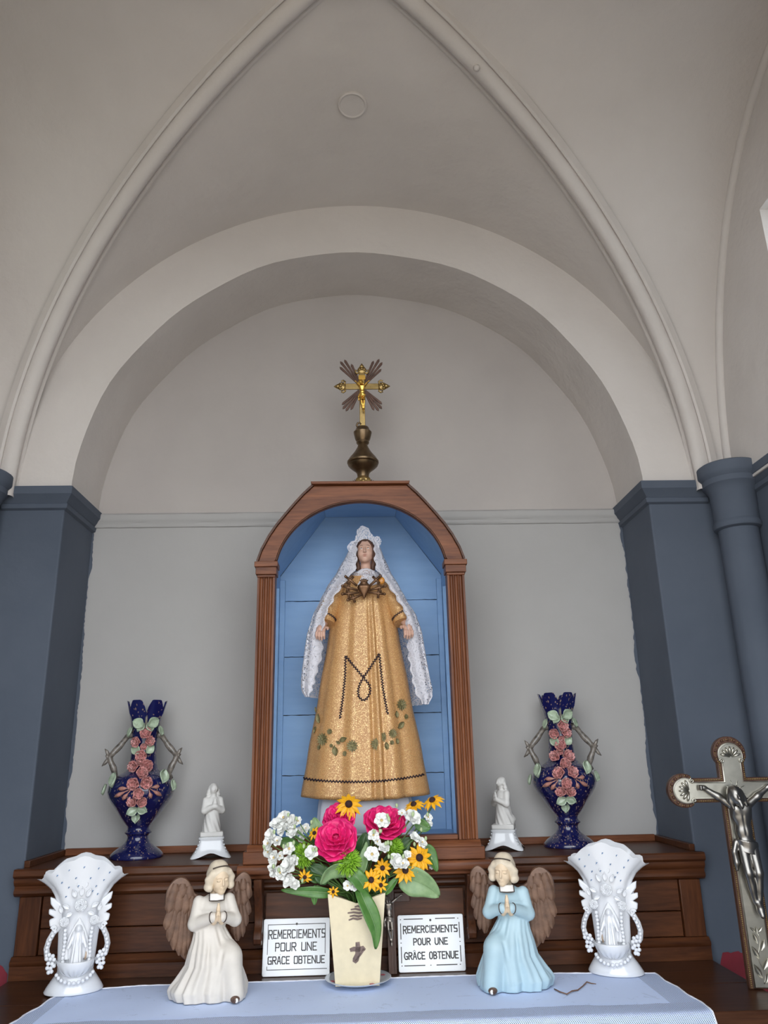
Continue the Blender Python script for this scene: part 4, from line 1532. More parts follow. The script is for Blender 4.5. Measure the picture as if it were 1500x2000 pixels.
def porcelain(loc, rz, label, flip):
    t = thing('porcelain_shrine_vase', label, 'vase', loc, rz, 'white porcelain shrine vases')
    sx_ = -1 if flip else 1
    t.scale = (1, 1, .965)
    foot = MB()
    n = 56
    E = lambda a, b, z: [(a*math.cos(2*math.pi*i/n), b*math.sin(2*math.pi*i/n), z) for i in range(n)]
    foot.ring([E(.055, .040, 0), E(.056, .041, .003), E(.052, .038, .010), E(.044, .033, .022), E(.037, .028, .032), E(.033, .025, .040)], True, True, True).build('foot', M_glaze, t, smooth=60)
    # fan-shaped body with scalloped flaring rim
    tab = [(.036, .034, .022), (.06, .036, .021), (.10, .038, .021), (.135, .040, .022), (.160, .043, .024), (.180, .050, .0265), (.198, .0615, .0300), (.215, .080, .034)]
    body = MB()
    rows = []
    for z, a, b in tab[:-1]:
        rib = 1.4 if z > .12 else 0
        rows.append([((a+rib*.0015*math.cos(8*2*math.pi*i/n))*math.cos(2*math.pi*i/n), (b+rib*.0012*math.cos(8*2*math.pi*i/n))*math.sin(2*math.pi*i/n), z) for i in range(n)])
    rim = []
    mid = []
    for i in range(n):
        a = 2*math.pi*i/n
        c, s = math.cos(a), math.sin(a)
        sc = .0065*abs(math.cos(6*a))**.6
        zt = .2520-.044*abs(c)**1.7+sc
        k = 1+.05*math.cos(10*a)
        rim.append((.085*k*c, .040*k*s, zt))
        mid.append((.0735*(1+.045*math.cos(10*a))*c, .0345*s, .198+(zt-.198)*.55))
    rows += [mid, rim]
    rin = [(x*.955, y*.93, z-.0008) for x, y, z in rim]
    min_ = [(x*.93, y*.90, z-.004) for x, y, z in mid]
    rows += [rin, min_, E(.045, .022, .180), E(.026, .014, .13)]
    body.ring(rows, True, True, True).build('vase_body', M_glaze, t, smooth=70)
    # painted blue sprigs on the flare
    d = MB()
    rnd = random.Random(4)
    for (x, z) in ((-.050, .222), (-.028, .232), (0, .236), (.028, .232), (.050, .222), (-.040, .208), (-.014, .216), (.014, .214), (.040, .208), (-.026, .198), (.026, .197), (-.008, .200), (-.030, .180), (.030, .181), (.020, .188)):
        a = float(np.interp(z, [q[0] for q in tab], [q[1] for q in tab])); b = float(np.interp(z, [q[0] for q in tab], [q[2] for q in tab]))
        y = -b*math.sqrt(max(.02, 1-(x/a)**2))*1.03-.0012
        d.ball((x, y, z), (.0009, .0010, .0020), 6, 4, Matrix.Rotation(.5, 3, 'Y')).ball((x+.0008, y, z+.0012), (.0017, .0010, .0006), 6, 4)
    d.build('blue_sprigs', M_blued, t, smooth=True)
    # shrine: pointed back plate, holy-water basin, standing figure
    pl_ = []
    for q in np.linspace(0, 1, 15):
        pl_.append((.024*(1-q**2.2)*1.0, .062+.078*q))
    arch = [(-x, z) for x, z in pl_]+[(x, z) for x, z in reversed(pl_)][1:]
    sp = MB().prism(arch, 'y', -.0265, -.018).build('shrine_plate', M_glaze, t, bev=.002)
    S = SDF((-.042, -.062, .020), (.042, .002, .074), .0012)
    S.put(S.ell((0, -.024, .060), (.0350, .0300, .0300)))
    S.d = np.maximum(S.d, S.z-.0615)
    S.cut(S.ell((0, -.026, .064), (.0290, .0245, .0120)), .002)
    S.d += (.0009*np.sin(14*np.arctan2(S.y+.024, S.x))*np.clip((.055-S.z)/.02, 0, 1)).astype(np.float32)
    S.build('basin', M_glaze, t)
    S = SDF((-.022, -.052, .052), (.022, -.015, .130), .0009)
    S.put(S.cap((0, -.032, .056), (0, -.031, .098), .0125, .0085))
    th = np.arctan2(S.y+.032, S.x)
    S.d += (.0007*np.sin(11*th)).astype(np.float32)
    S.put(S.ell((0, -.031, .104), (.0098, .0070, .0110)), .004)
    S.put(S.ell((0, -.031, .1185), (.0058, .0062, .0075)), .002)
    S.put(S.ell((0, -.0285, .1170), (.0078, .0060, .0100)), .0015)
    for s_ in (-1, 1):
        S.chain([(s_*.0085, -.031, .108), (s_*.0125, -.034, .096), (s_*.0165, -.038, .086)], [.0035, .0034, .0026], .002)
        S.chain([(s_*.008, -.027, .112), (s_*.0135, -.026, .090), (s_*.0125, -.026, .066)], [.0035, .0045, .0035], .003)
        S.cut(S.ell((s_*.0022, -.0375, .1192), (.0012, .0012, .0009)), .0005)
    S.put(S.cap((0, -.0372, .1195), (0, -.0380, .1165), .0006, .0009), .0006)
    S.put(S.ell((0, -.032, .056), (.0150, .0115, .0045)), .002)
    S.build('relief_figure', M_glaze, t)
    MB().ball((sx_*.0170, -.0262, .068), (.0030, .0010, .0085), 8, 8).build('worn_patch', M_rust, t, smooth=True)
    # roses and their leaves
    for (x, z, r) in ((0, .163, .0125), (-.0285, .1335, .0098), (.0285, .1335, .0098)):
        m = MB()
        rose_relief(m, (x, -.0285, z), r)
        m.build('relief_rose', M_glaze, t, smooth=True)
    for o in [c for c in t.children if c.name.startswith('relief_rose')]:
        q = o.modifiers.new('clay', 'SOLIDIFY'); q.thickness = .0014
    lf = MB()
    for (x, z, a, L) in ((-.010, .178, 25, .018), (.010, .178, -25, .018), (0, .180, 0, .020), (-.014, .150, 115, .016), (.014, .150, -115, .016), (-.020, .158, 60, .017), (.020, .158, -60, .017), (-.006, .196, 20, .012), (.006, .196, -20, .012), (-.034, .150, 20, .016), (.034, .150, -20, .016)):
        M = Matrix.Translation((x, -.0285, z)) @ Matrix.Rotation(math.radians(90), 4, 'X') @ Matrix.Rotation(math.radians(a), 4, 'Z')
        petal_sheet(lf, M, L, L*.55, cup=.3, curl=.1, tip=.8, nu=5, nv=6)
    o = lf.build('rose_leaves', M_glaze, t, smooth=True)
    q = o.modifiers.new('clay', 'SOLIDIFY'); q.thickness = .0014
    # acanthus side leaves
    for s_ in (-1, 1):
        pts = [(.030, .176), (.040, .166), (.052, .176), (.060, .180), (.058, .166), (.050, .155), (.060, .157), (.060, .147), (.048, .140), (.058, .136), (.056, .124), (.046, .119), (.030, .118)]
        if s_*sx_ > 0 and flip is False:
            pts = [(x*1.0, z+.003) for x, z in pts]
        MB().prism([(s_*x, z) for x, z in pts], 'y', -.010, .002).build('acanthus_leaf', M_glaze, t, bev=.0025)
        # curling handle under it
        hp = [(s_*x, -.006, z) for x, z in ((.036, .122), (.047, .112), (.054, .098), (.0575, .083), (.055, .068), (.047, .058), (.036, .054))]
        MB().tube(hp, [.0050, .0056, .0056, .0056, .0058, .0058, .005], 10).build('scroll_handle', M_glaze, t, smooth=True)
        MB().tube([(s_*(.047+.0055*math.cos(a)*(1-a/11)), -.012, .120+.0055*math.sin(a)*(1-a/11)) for a in np.linspace(0, 9, 24)], .0022, 6).build('scroll', M_glaze, t, smooth=True)
        bd = MB()
        for k in range(9):
            bd.ball((s_*(.0245+.0006*math.sin(k)), -.0295, .060+.0072*k), .0040, 10, 7)
        for k in range(8):
            q = k/7
            bd.ball((s_*(.040+.017*math.sin(math.pi*(.08+.62*q))), -.0125, .114-.050*q), .0039, 10, 7)
        for (x, z) in ((.044, .070), (.051, .073), (.041, .063), (.048, .065), (.055, .066), (.044, .056), (.051, .057), (.046, .048), (.052, .049), (.040, .052), (.049, .041), (.044, .042)):
            bd.ball((s_*x, -.0165, z), .0041, 10, 7)
        bd.build('bead_string', M_glaze, t, smooth=True)
    nk = MB()
    for k in range(11):
        a = math.radians(200+14*k)
        nk.ball((.0355*math.cos(a), -.014+.030*math.sin(a), .036-.013*math.sin(math.pi*k/10)), .0040, 10, 7)
    nk.build('bead_necklace', M_glaze, t, smooth=True)
    return t


porcelain((-.582, -.328, ZALT+.0035), math.radians(17), 'white porcelain shrine vase with roses at the left end of the altar cloth', False)
porcelain((.5130, -.318, ZALT+.0035), math.radians(-24), 'white porcelain shrine vase with roses at the right end of the altar cloth', True)

# ================================================================== ALTAR CLOTH
M_cloth, nt_, b_ = nodes('white_lace_altar_cloth')
out_ = nt_.nodes['Material Output']
geo = nt_.nodes.new('ShaderNodeTexCoord')
sx_ = nt_.nodes.new('ShaderNodeSeparateXYZ')
nt_.links.new(geo.outputs['Object'], sx_.inputs[0])


def mth(nt, op, a, b=None, c=None):
    n = nt.nodes.new('ShaderNodeMath')
    n.operation = op
    for k, v in enumerate((a, b, c)):
        if v is None: continue
        if isinstance(v, (int, float)): n.inputs[k].default_value = v
        else: nt.links.new(v, n.inputs[k])
    return n.outputs[0]


run = mth(nt_, 'MULTIPLY', mth(nt_, 'ADD', sx_.outputs['Y'], sx_.outputs['Z']), -1.0)       # grows towards the hanging hem
cx_ = mth(nt_, 'SINE', mth(nt_, 'MULTIPLY', sx_.outputs['X'], 2*math.pi/.0034))
cy_ = mth(nt_, 'SINE', mth(nt_, 'MULTIPLY', run, 2*math.pi/.0046))
net_ = mth(nt_, 'GREATER_THAN', mth(nt_, 'MULTIPLY', cx_, cy_), .12)
nz_ = noise(nt_, coords(nt_), 11, 4, .6, .6)
band = mth(nt_, 'GREATER_THAN', mth(nt_, 'ADD', run, mth(nt_, 'MULTIPLY', nz_, .02)), -.585)
side_ = mth(nt_, 'GREATER_THAN', mth(nt_, 'ABSOLUTE', mth(nt_, 'ADD', sx_.outputs['X'], .02)), .565)
spot_ = mth(nt_, 'GREATER_THAN', noise(nt_, coords(nt_), 26, 5, .7, 1.2), .62)
where = mth(nt_, 'MAXIMUM', mth(nt_, 'MAXIMUM', band, mth(nt_, 'MULTIPLY', side_, .8)), mth(nt_, 'MULTIPLY', spot_, .30))
hole = mth(nt_, 'MULTIPLY', mth(nt_, 'MULTIPLY', net_, where), .85)
b_.inputs['Base Color'].default_value = (.63, .74, 1.0, 1)
b_.inputs['Roughness'].default_value = .85
bump(nt_, b_, noise(nt_, coords(nt_, (90, 40, 40)), 12, 4, .6), .4, .001)
tl_ = nt_.nodes.new('ShaderNodeBsdfTransparent')
mx_ = nt_.nodes.new('ShaderNodeMixShader')
nt_.links.new(hole, mx_.inputs[0]); nt_.links.new(b_.outputs[0], mx_.inputs[1]); nt_.links.new(tl_.outputs[0], mx_.inputs[2])
nt_.links.new(mx_.outputs[0], out_.inputs['Surface'])
M_hem = plain('white_cloth_hem', (.74, .74, .80), .85)


def cloth_pt(u, v, lift=0.0):
    L = .30+.19
    s = v*L
    x0 = -.600-.035*min(1, s/.28)+.002*math.sin(40*v)
    x1 = .588+.016*min(1, s/.28)+.002*math.sin(33*v+1)
    if u > .97 and v < .06: pass
    x = x0+(x1-x0)*u
    yb = -.302-.026*max(0, (u-.80)/.2)-.026*max(0, (.12-u)/.12)
    run_ = yb-s
    edge = YALT-.0035
    w = .0011*(1+math.sin(31*u+9*v)*math.sin(17*v+3*u))*.5*(1 if .02 < v < .5 else .4)
    if run_ > edge+.006:
        return (x, run_, ZALT+.0012+w+lift)
    k = edge+.006-run_
    r = .006
    if k < r*1.57:
        a = k/r
        return (x, edge+.006-r*math.sin(a)-lift, ZALT+.0012-r*(1-math.cos(a))+w*.3+lift)
    h = k-r*1.57
    fl_ = .004*math.sin(38*u)+.0025*math.sin(71*u+1)
    return (x, edge-abs(fl_)*min(1, h/.05)-.0005-lift, ZALT+.0012-r-h)


cl = thing('altar_cloth', 'white lace cloth spread over the altar table', 'tablecloth', (0, 0, 0))
MB().grid(lambda u, v: cloth_pt(u, v), 150, 70).build('lace_sheet', M_cloth, cl, smooth=True)
hm = MB()
ep = [cloth_pt(0, v, .0004) for v in np.linspace(1, 0, 50)]+[cloth_pt(u, 0, .0004) for u in np.linspace(.01, 1, 120)]+[cloth_pt(1, v, .0004) for v in np.linspace(.02, 1, 50)]
hm.tube(ep, [.0014+.0003*math.sin(i*1.9) for i in range(len(ep))], 6).build('hem', M_hem, cl, smooth=True)

# ================================================================== ENAMEL PLAQUES
M_enamel = plain('white_enamel', (.80, .81, .82), .12, coat=.5)
M_ink = plain('black_brown_lettering', (.030, .022, .022), .4)
G = {
    'R': (.62, [[(0, 0), (0, 1), (.85, 1), (1, .85), (1, .62), (.85, .5), (0, .5)], [(.42, .5), (1, 0)]]),
    'E': (.55, [[(1, 1), (0, 1), (0, 0), (1, 0)], [(0, .5), (.8, .5)]]),
    'M': (.78, [[(0, 0), (.08, 1), (.5, .25), (.92, 1), (1, 0)]]),
    'C': (.58, [[(1, .9), (.85, 1), (.15, 1), (0, .85), (0, .15), (.15, 0), (.85, 0), (1, .1)]]),
    'I': (.14, [[(.5, 0), (.5, 1)]]),
    'N': (.66, [[(0, 0), (0, 1), (1, 0), (1, 1)]]),
    'T': (.60, [[(0, 1), (1, 1)], [(.5, 1), (.5, 0)]]),
    'S': (.55, [[(1, 1), (.12, 1), (0, .9), (0, .62), (.12, .52), (.88, .48), (1, .38), (1, .1), (.88, 0), (0, 0)]]),
    'P': (.58, [[(0, 0), (0, 1), (.85, 1), (1, .85), (1, .58), (.85, .45), (0, .45)]]),
    'O': (.62, [[(.1, 0), (0, .1), (0, .9), (.1, 1), (.9, 1), (1, .9), (1, .1), (.9, 0), (.1, 0)]]),
    'U': (.62, [[(0, 1), (0, .12), (.12, 0), (.88, 0), (1, .12), (1, 1)]]),
    'G': (.62, [[(1, 1), (.15, 1), (0, .85), (0, .12), (.12, 0), (1, 0), (1, .45), (.55, .45)]]),
    'A': (.62, [[(0, 0), (.40, 1), (.60, 1), (1, 0)], [(.2, .36), (.8, .36)]]),
    'B': (.58, [[(0, 0), (0, 1), (.8, 1), (.95, .88), (.95, .62), (.8, .52), (0, .52)], [(.8, .52), (1, .4), (1, .12), (.85, 0), (0, 0)]]),
    ' ': (.42, [])}
STENCIL = {
    'O': (.58, [[(.36, 0), (.10, .12), (0, .35), (0, .65), (.10, .88), (.36, 1)], [(.64, 0), (.90, .12), (1, .35), (1, .65), (.90, .88), (.64, 1)]]),
    'P': (.55, [[(0, 0), (0, 1)], [(.28, 1), (.8, .97), (1, .80), (1, .66), (.8, .48), (.28, .45)]]),
    'R': (.58, [[(0, 0), (0, 1)], [(.28, 1), (.8, .97), (1, .82), (1, .66), (.8, .52), (.28, .5)], [(.48, .44), (1, 0)]]),
    'B': (.55, [[(0, 0), (0, 1)], [(.28, 1), (.8, .95), (.92, .75), (.75, .54), (.28, .52)], [(.28, .5), (.85, .42), (1, .22), (.8, .03), (.28, 0)]]),
    'U': (.58, [[(0, 1), (0, .25), (.18, .04), (.36, 0)], [(.62, 0), (.85, .06), (1, .25), (1, 1)]]),
    'A': (.62, [[(0, 0), (.44, 1)], [(.56, 1), (1, 0)], [(.35, .34), (.68, .34)]]),
    'C': (.58, [[(1, .85), (.75, 1), (.3, .98), (.06, .75), (0, .5), (.06, .25), (.3, .02), (.75, 0), (1, .15)]]),
    'G': (.62, [[(1, .85), (.75, 1), (.3, .98), (.06, .75), (0, .5), (.06, .25), (.3, .02), (.75, 0), (1, .1), (1, .42), (.6, .42)]])}


def stroke(m, pts, w, y):
    """flat ribbon along a 2-D polyline (x,z)"""
    P = [np.array(p, float) for p in pts]
    for a, b in zip(P, P[1:]):
        d = b-a
        L = np.linalg.norm(d)
        if L < 1e-9: continue
        d = d/L
        n = np.array([-d[1], d[0]])*w/2
        e = d*w*.5
        q = [a-e-n, b+e-n, b+e+n, a-e+n]
        m.add([(x, y, z) for x, z in q], [(0, 1, 2, 3)])


def write(m, text, x0, x1, z0, z1, w, y, font, first=1.0, gap=.25):
    look = lambda c: font.get(c, G[c])
    wd = [look(c)[0] for c in text]
    tot = sum(wd)+gap*(len(text)-1)
    k = (x1-x0)/tot
    x = x0
    for i, c in enumerate(text):
        gl = look(c)
        hh = z1-z0
        zz0 = z0-(first-1)*hh if i == 0 else z0
        for pl2 in gl[1]:
            stroke(m, [(x+px*gl[0]*k, zz0+pz*(z1-zz0)) for px, pz in pl2], w, y)
        x += (gl[0]+gap)*k


def plaque(loc, rz, label, font, kind):
    t = thing('enamel_plaque', label, 'plaque', loc, rz, 'enamel thanksgiving plaques')
    Wd, H, th = .1415, .107, .0035
    tilt = math.radians(-8)
    r = .004
    pts = []
    for cx, cz, a0 in ((Wd/2-r, r, -90), (Wd/2-r, H-r, 0), (-Wd/2+r, H-r, 90), (-Wd/2+r, r, 180)):
        for a in (0, 30, 60, 90):
            pts.append((cx+r*math.cos(math.radians(a0+a)), cz+r*math.sin(math.radians(a0+a))))
    pb = MB().prism(pts, 'y', -th, 0).build('plate', M_enamel, t, bev=.0008)
    y = -th-.0003
    U = lambda u: -Wd/2+Wd*u
    V = lambda v: H*(1-v)
    tx = MB()
    if kind == 0:
        write(tx, 'REMERCIEMENTS', U(.085), U(.925), V(.345), V(.205), .0021, y, font, 1.05)
        write(tx, 'POUR UNE', U(.19), U(.80), V(.565), V(.43), .0021, y, font)
        write(tx, 'GRACE OBTENUE', U(.085), U(.92), V(.785), V(.665), .0021, y, font)
        stroke(tx, [(U(.262), V(.628)), (U(.2625), V(.628))], .0012, y)
    else:
        write(tx, 'REMERCIEMENTS', U(.085), U(.90), V(.315), V(.20), .0023, y, font, 1.12)
        write(tx, 'POUR UNE', U(.235), U(.745), V(.53), V(.42), .0023, y, font)
        write(tx, 'GRACE OBTENUE', U(.09), U(.895), V(.775), V(.66), .0023, y, font)
        stroke(tx, [(U(.225), V(.638)), (U(.242), V(.622)), (U(.258), V(.638))], .0010, y)
    tx.build('lettering', M_ink, t, smooth=False)
    bd = MB()
    if kind == 0:
        stroke(bd, [(U(.07), V(.62)), (U(.07), V(.105)), (U(.93), V(.105)), (U(.93), V(.62))], .0013, y)
        stroke(bd, [(U(.07), V(.83)), (U(.07), V(.885)), (U(.955), V(.885))], .0013, y)
    else:
        for a, b in (((.10, .075), (.38, .075)), ((.58, .075), (.87, .075)), ((.09, .885), (.39, .885)), ((.57, .885), (.87, .885)), ((.045, .155), (.045, .42)), ((.045, .565), (.045, .83)), ((.935, .155), (.935, .42)), ((.935, .565), (.935, .83))):
            stroke(bd, [(U(a[0]), V(a[1])), (U(b[0]), V(b[1]))], .0019, y)
        for a in ((.045, .08), (.92, .08), (.045, .49), (.935, .49), (.05, .885), (.92, .885), (.48, .885)):
            stroke(bd, [(U(a[0])-.0004, V(a[1])), (U(a[0])+.0004, V(a[1]))], .0016, y)
    bd.build('border_lines', M_ink, t, smooth=False)
    MB().lathe([(.0023, 0), (.0023, .0008)], 16).xf(Matrix.Translation((U(.5), -th-.0002, V(.10))) @ Matrix.Rotation(math.radians(90), 4, 'X')).build('nail_hole', M_ink, t)
    t.rotation_euler = (tilt, 0, rz)
    return t


plaque((-.1465, -.2600, ZALT+.0006), math.radians(0), 'white enamel plaque with line border, lettered thanks, beside the ivory angel', {}, 0)
plaque((.1400, -.2600, ZALT+.0006), math.radians(0), 'white enamel plaque with stencil letters and dashed border beside the blue angel', STENCIL, 1)

# ================================================================== CRUCIFIXES AND FINIAL
M_nickel = plain('worn_nickel', (.46, .44, .38), .30, .95, var=.12, vscale=40, bmp=.15, bscale=120, bdist=.0006)
M_pewter = plain('dark_polished_pewter', (.27, .255, .235), .33, 1.0, var=.12, vscale=30)
M_crosswood = wood('cross_wood', (.05, .022, .014), (.115, .055, .035), 'z')
M_brass = plain('old_brass', (.36, .25, .10), .32, .9, var=.3, vscale=50)
M_gilt = plain('bright_gilt', (.78, .47, .10), .25, .95)
M_oldbrass = plain('dark_brass', (.15, .10, .055), .34, .85, var=.35, vscale=45)
M_ray = plain('brown_patina_rays', (.10, .055, .04), .45, .5, var=.3, vscale=60)


def corpus(t, mat, H, name='corpus', h=None, arm=.30, bulk=1.0):
    """crucified figure, H tall from raised hands to feet; faces -y, crossing of arms near z=0"""
    h = h or H/130
    s = H
    S = SDF((-s*(arm+.08), -s*.16, -s*1.0), (s*(arm+.08), s*.05, s*.12), h)
    v = lambda *p: tuple(q*s for q in p)
    k = .02*s
    S.put(S.ell(v(0, -.055, -.185), v(.078, .048, .090)))                  # chest
    S.put(S.ell(v(.004, -.050, -.315), v(.058, .040, .075)), .03*s)        # belly
    S.put(S.ell(v(.010, -.050, -.415), v(.066, .046, .052)), .025*s)       # hips
    S.cut(S.cap(v(-.004, -.105, -.20), v(.006, -.095, -.34), .004*s, .006*s), .02*s)
    for sx in (-1, 1):
        S.put(S.ell(v(sx*.036, -.088, -.150), v(.034, .018, .030)), .02*s)
        S.chain([v(sx*.070, -.045, -.120), v(sx*(.07+(arm-.07)*.5), -.040, -.055), v(sx*arm, -.028, .004)], [.027*s, .0205*s, .0135*s], k)
        S.put(S.ell(v(sx*(arm+.018), -.034, .014), v(.024, .012, .015)), .008*s)
        for q in range(4):
            S.chain([v(sx*(arm+.028), -.034, .004+.007*q), v(sx*(arm+.050), -.046, .004+.008*q), v(sx*(arm+.044), -.060, .002+.008*q)], [.0045*s, .0042*s, .0034*s], .003*s)
        S.chain([v(.010+sx*.036, -.052, -.430), v(.016+sx*.040, -.092, -.620), v(.030+sx*.016, -.045, -.830)], [.041*s, .028*s, .0165*s], .008*s)
        S.put(S.ell(v(.018+sx*.034, -.094, -.622), v(.028, .024, .032)), .012*s)
        S.put(S.ell(v(.024+sx*.024, -.060, -.70), v(.024, .026, .060)), .02*s)
    S.cut(S.cap(v(.012, -.125, -.47), v(.026, -.105, -.80), .008*s, .004*s), .014*s)
    S.cut(S.cap(v(.014, -.03, -.50), v(.026, -.03, -.74), .012*s, .004*s), .010*s)
    S.chain([v(.030, -.048, -.835), v(.032, -.078, -.885), v(.034, -.096, -.925)], [.021*s, .022*s, .015*s], .012*s)
    S.put(S.cap(v(0, -.050, -.11), v(-.022, -.075, -.070), .026*s, .024*s), k)
    if bulk != 1: S.d -= .014*s*(bulk-1)/.22*1.0
    o = S.build(name, mat, t)
    # bowed head with hair, beard and crown
    S = SDF((-s*.12, -s*.19, -s*.16), (s*.09, s*.02, s*.06), h)
    c = np.array((-.034, -.092, -.055))
    vv = lambda x, y, z: tuple((c+np.array((x, y, z)))*s)
    S.put(S.ell(vv(0, 0, 0), v(.040, .045, .050)))
    S.put(S.ell(vv(0, -.012, -.030), v(.028, .030, .035)), .015*s)
    S.put(S.cap(vv(0, -.046, .004), vv(0, -.054, -.016), .005*s, .007*s), .006*s)
    for sx in (-1, 1):
        S.cut(S.ell(vv(sx*.015, -.048, .003), v(.010, .008, .007)), .006*s)
        S.chain([vv(sx*.036, .0, .010), vv(sx*.042, .004, -.030), vv(sx*.040, -.004, -.072)], [.016*s, .017*s, .009*s], .01*s)
    S.chain([vv(0, -.036, -.040), vv(0, -.040, -.065), vv(0, -.036, -.082)], [.014*s, .013*s, .005*s], .008*s)
    S.put(S.ell(vv(0, .012, .016), v(.045, .042, .042)), .01*s)
    S.d += (.002*s*np.sin(70/s*S.z*1.0+40/s*S.x)).astype(np.float32)*.5
    hd2 = S.build('head', mat, o)
    hc = Vector(c)*s
    hd2.matrix_local = Matrix.Translation(hc+Vector((-.006*s, -.012*s, .012*s))) @ Matrix.Rotation(math.radians(-14), 4, 'Y') @ Matrix.Scale(1.3, 4) @ Matrix.Translation(-hc)
    # loincloth with a hanging knot
    S = SDF((-s*.16, -s*.16, -s*.66), (s*.14, s*.03, -s*.32), h)
    x, y, z = S.x/s, S.y/s, S.z/s
    d = (np.sqrt(((x-.010)/.083)**2+((y+.050)/.064)**2)-1)*.06*s
    f = .006*s*np.sin(60*(z+.35*x))
    d = np.maximum(d-f*.6, np.maximum((z+.385+.15*x)*s, (-.475-.25*(x+.02)-z)*s))
    S.put(d.astype(np.float32))
    S.chain([v(-.075, -.055, -.40), v(-.100, -.062, -.47), v(-.092, -.060, -.55), v(-.096, -.058, -.60)], [.022*s, .020*s, .024*s, .012*s], .012*s)
    S.build('loincloth', mat, o)
    return o


# ---------------------------------------------------------------- tall crucifix standing at the altar's right end
cx = thing('standing_crucifix', 'tall wooden crucifix faced with worn silver metal by the right pier', 'crucifix', (.752, -.452, ZALT+.0005), math.radians(-6))
hw, za, aw = .0265, .355, .0235


def lobe_cross(w, a, r, zb, zt, al):
    """outline of a cross whose three upper ends open into round lobes"""
    P = [(-w, zb), (-w, za-a), (-al, za-a)]
    P += [(-al-r*.55+r*math.cos(q), za+r*math.sin(q)) for q in np.linspace(-math.radians(62), -math.radians(298), 22)]
    P += [(-al, za+a), (-w, za+a), (-w, zt)]
    P += [(r*math.cos(q), zt+r*.55+r*math.sin(q)) for q in np.linspace(math.radians(208), -math.radians(28), 22)]
    P += [(w, zt), (w, za+a), (al, za+a)]
    P += [(al+r*.55+r*math.cos(q), za+r*math.sin(q)) for q in np.linspace(math.radians(118), -math.radians(118), 22)]
    P += [(al, za-a), (w, za-a), (w, zb)]
    return P


MB().prism(lobe_cross(hw, aw, .0330, 0.0, .408, .082), 'y', -.004, .012).build('wooden_cross', M_crosswood, cx, bev=.002)
MB().prism(lobe_cross(.0195, .0165, .0255, .003, .408, .084), 'y', -.0072, -.0042).build('metal_facing', M_nickel, cx, bev=.0012)
# beaded border
bd = MB()
oc = lobe_cross(.0232, .0202, .0292, .003, .408, .083)
for a, b in zip(oc, oc[1:]):
    L = math.hypot(b[0]-a[0], b[1]-a[1])
    n = max(1, int(L/.0034))
    for i in range(n):
        bd.ball((a[0]+(b[0]-a[0])*i/n, -.0052, a[1]+(b[1]-a[1])*i/n), .0015, 6, 4)
bd.build('beaded_border', M_brass, cx, smooth=True)
fr_ = lobe_cross(.0178, .0148, .0238, .003, .408, .0845)
MB().tube([(x, -.0078, z) for x, z in fr_], .0011, 6).build('raised_line', M_nickel, cx, smooth=True)
# shell ornaments in the lobes
for (x, z, a0) in ((-.097, za, 90), (0, .424, 0), (.097, za, -90)):
    m = MB()
    M = Matrix.Translation((x, -.0078, z)) @ Matrix.Rotation(math.radians(-a0), 4, 'Y')
    for k in range(7):
        an = math.radians(-72+24*k)
        m.tube([M @ Vector((.002*math.sin(an), 0, .002*math.cos(an)-.006)), M @ Vector((.016*math.sin(an), -.0015, .016*math.cos(an)-.006)), M @ Vector((.021*math.sin(an), 0, .021*math.cos(an)-.006))], [.001, .0028, .0016], 7)
    for sx in (-1, 1):
        m.tube([M @ Vector((sx*(.019+.005*math.cos(q)*(1-q/10)), -.001, -.013+.005*math.sin(q)*(1-q/10))) for q in np.linspace(0, 8, 20)], .0014, 6)
    m.build('shell_ornament', M_nickel, cx, smooth=True)
    nb = MB()
    for k in range(9):
        an = math.radians(-100+25*k)
        nb.ball(tuple(M @ Vector((.0292*math.sin(an), .002, .0292*math.cos(an)))), .0030, 8, 6)
    nb.build('lobe_studs', M_crosswood, cx, smooth=True)
# chased lilies on the lower shaft
lv = MB()
lv.tube([(.004*math.sin(9*q), -.0080, .010+.085*q) for q in np.linspace(0, 1, 24)], .0011, 6)
for (x, z, a, L) in ((-.006, .020, 25, .026), (.006, .034, -28, .024), (-.006, .052, 24, .024), (.007, .066, -24, .022), (-.004, .078, 15, .020), (.008, .012, -20, .02), (0, .094, 0, .014), (-.006, .098, 45, .012), (.006, .098, -45, .012)):
    M = Matrix.Translation((x*.5, -.0080, z)) @ Matrix.Rotation(math.radians(90), 4, 'X') @ Matrix.Rotation(math.radians(a), 4, 'Z')
    petal_sheet(lv, M, L, L*.35, cup=.25, curl=.03, tip=.8, nu=5, nv=6)
lv.build('chased_lilies', M_nickel, cx, smooth=True)
# rays behind the head
ry = MB()
for k in range(8):
    a = math.pi*(k+.5)/4
    ry.tube([(.004*math.cos(a), -.0078, za+.004*math.sin(a)), (.020*math.cos(a), -.0078, za+.020*math.sin(a))], [.0016, .0005], 5)
ry.build('engraved_rays', M_nickel, cx, smooth=True)
cp = corpus(cx, M_pewter, .246, 'corpus', .0015, .245, 1.10)
cp.location = (0, -.0062, za+.002)
MB().tube([(0, .010, .10), (0, .062, .0015)], [.006, .007], 8).build('prop_leg', M_crosswood, cx)

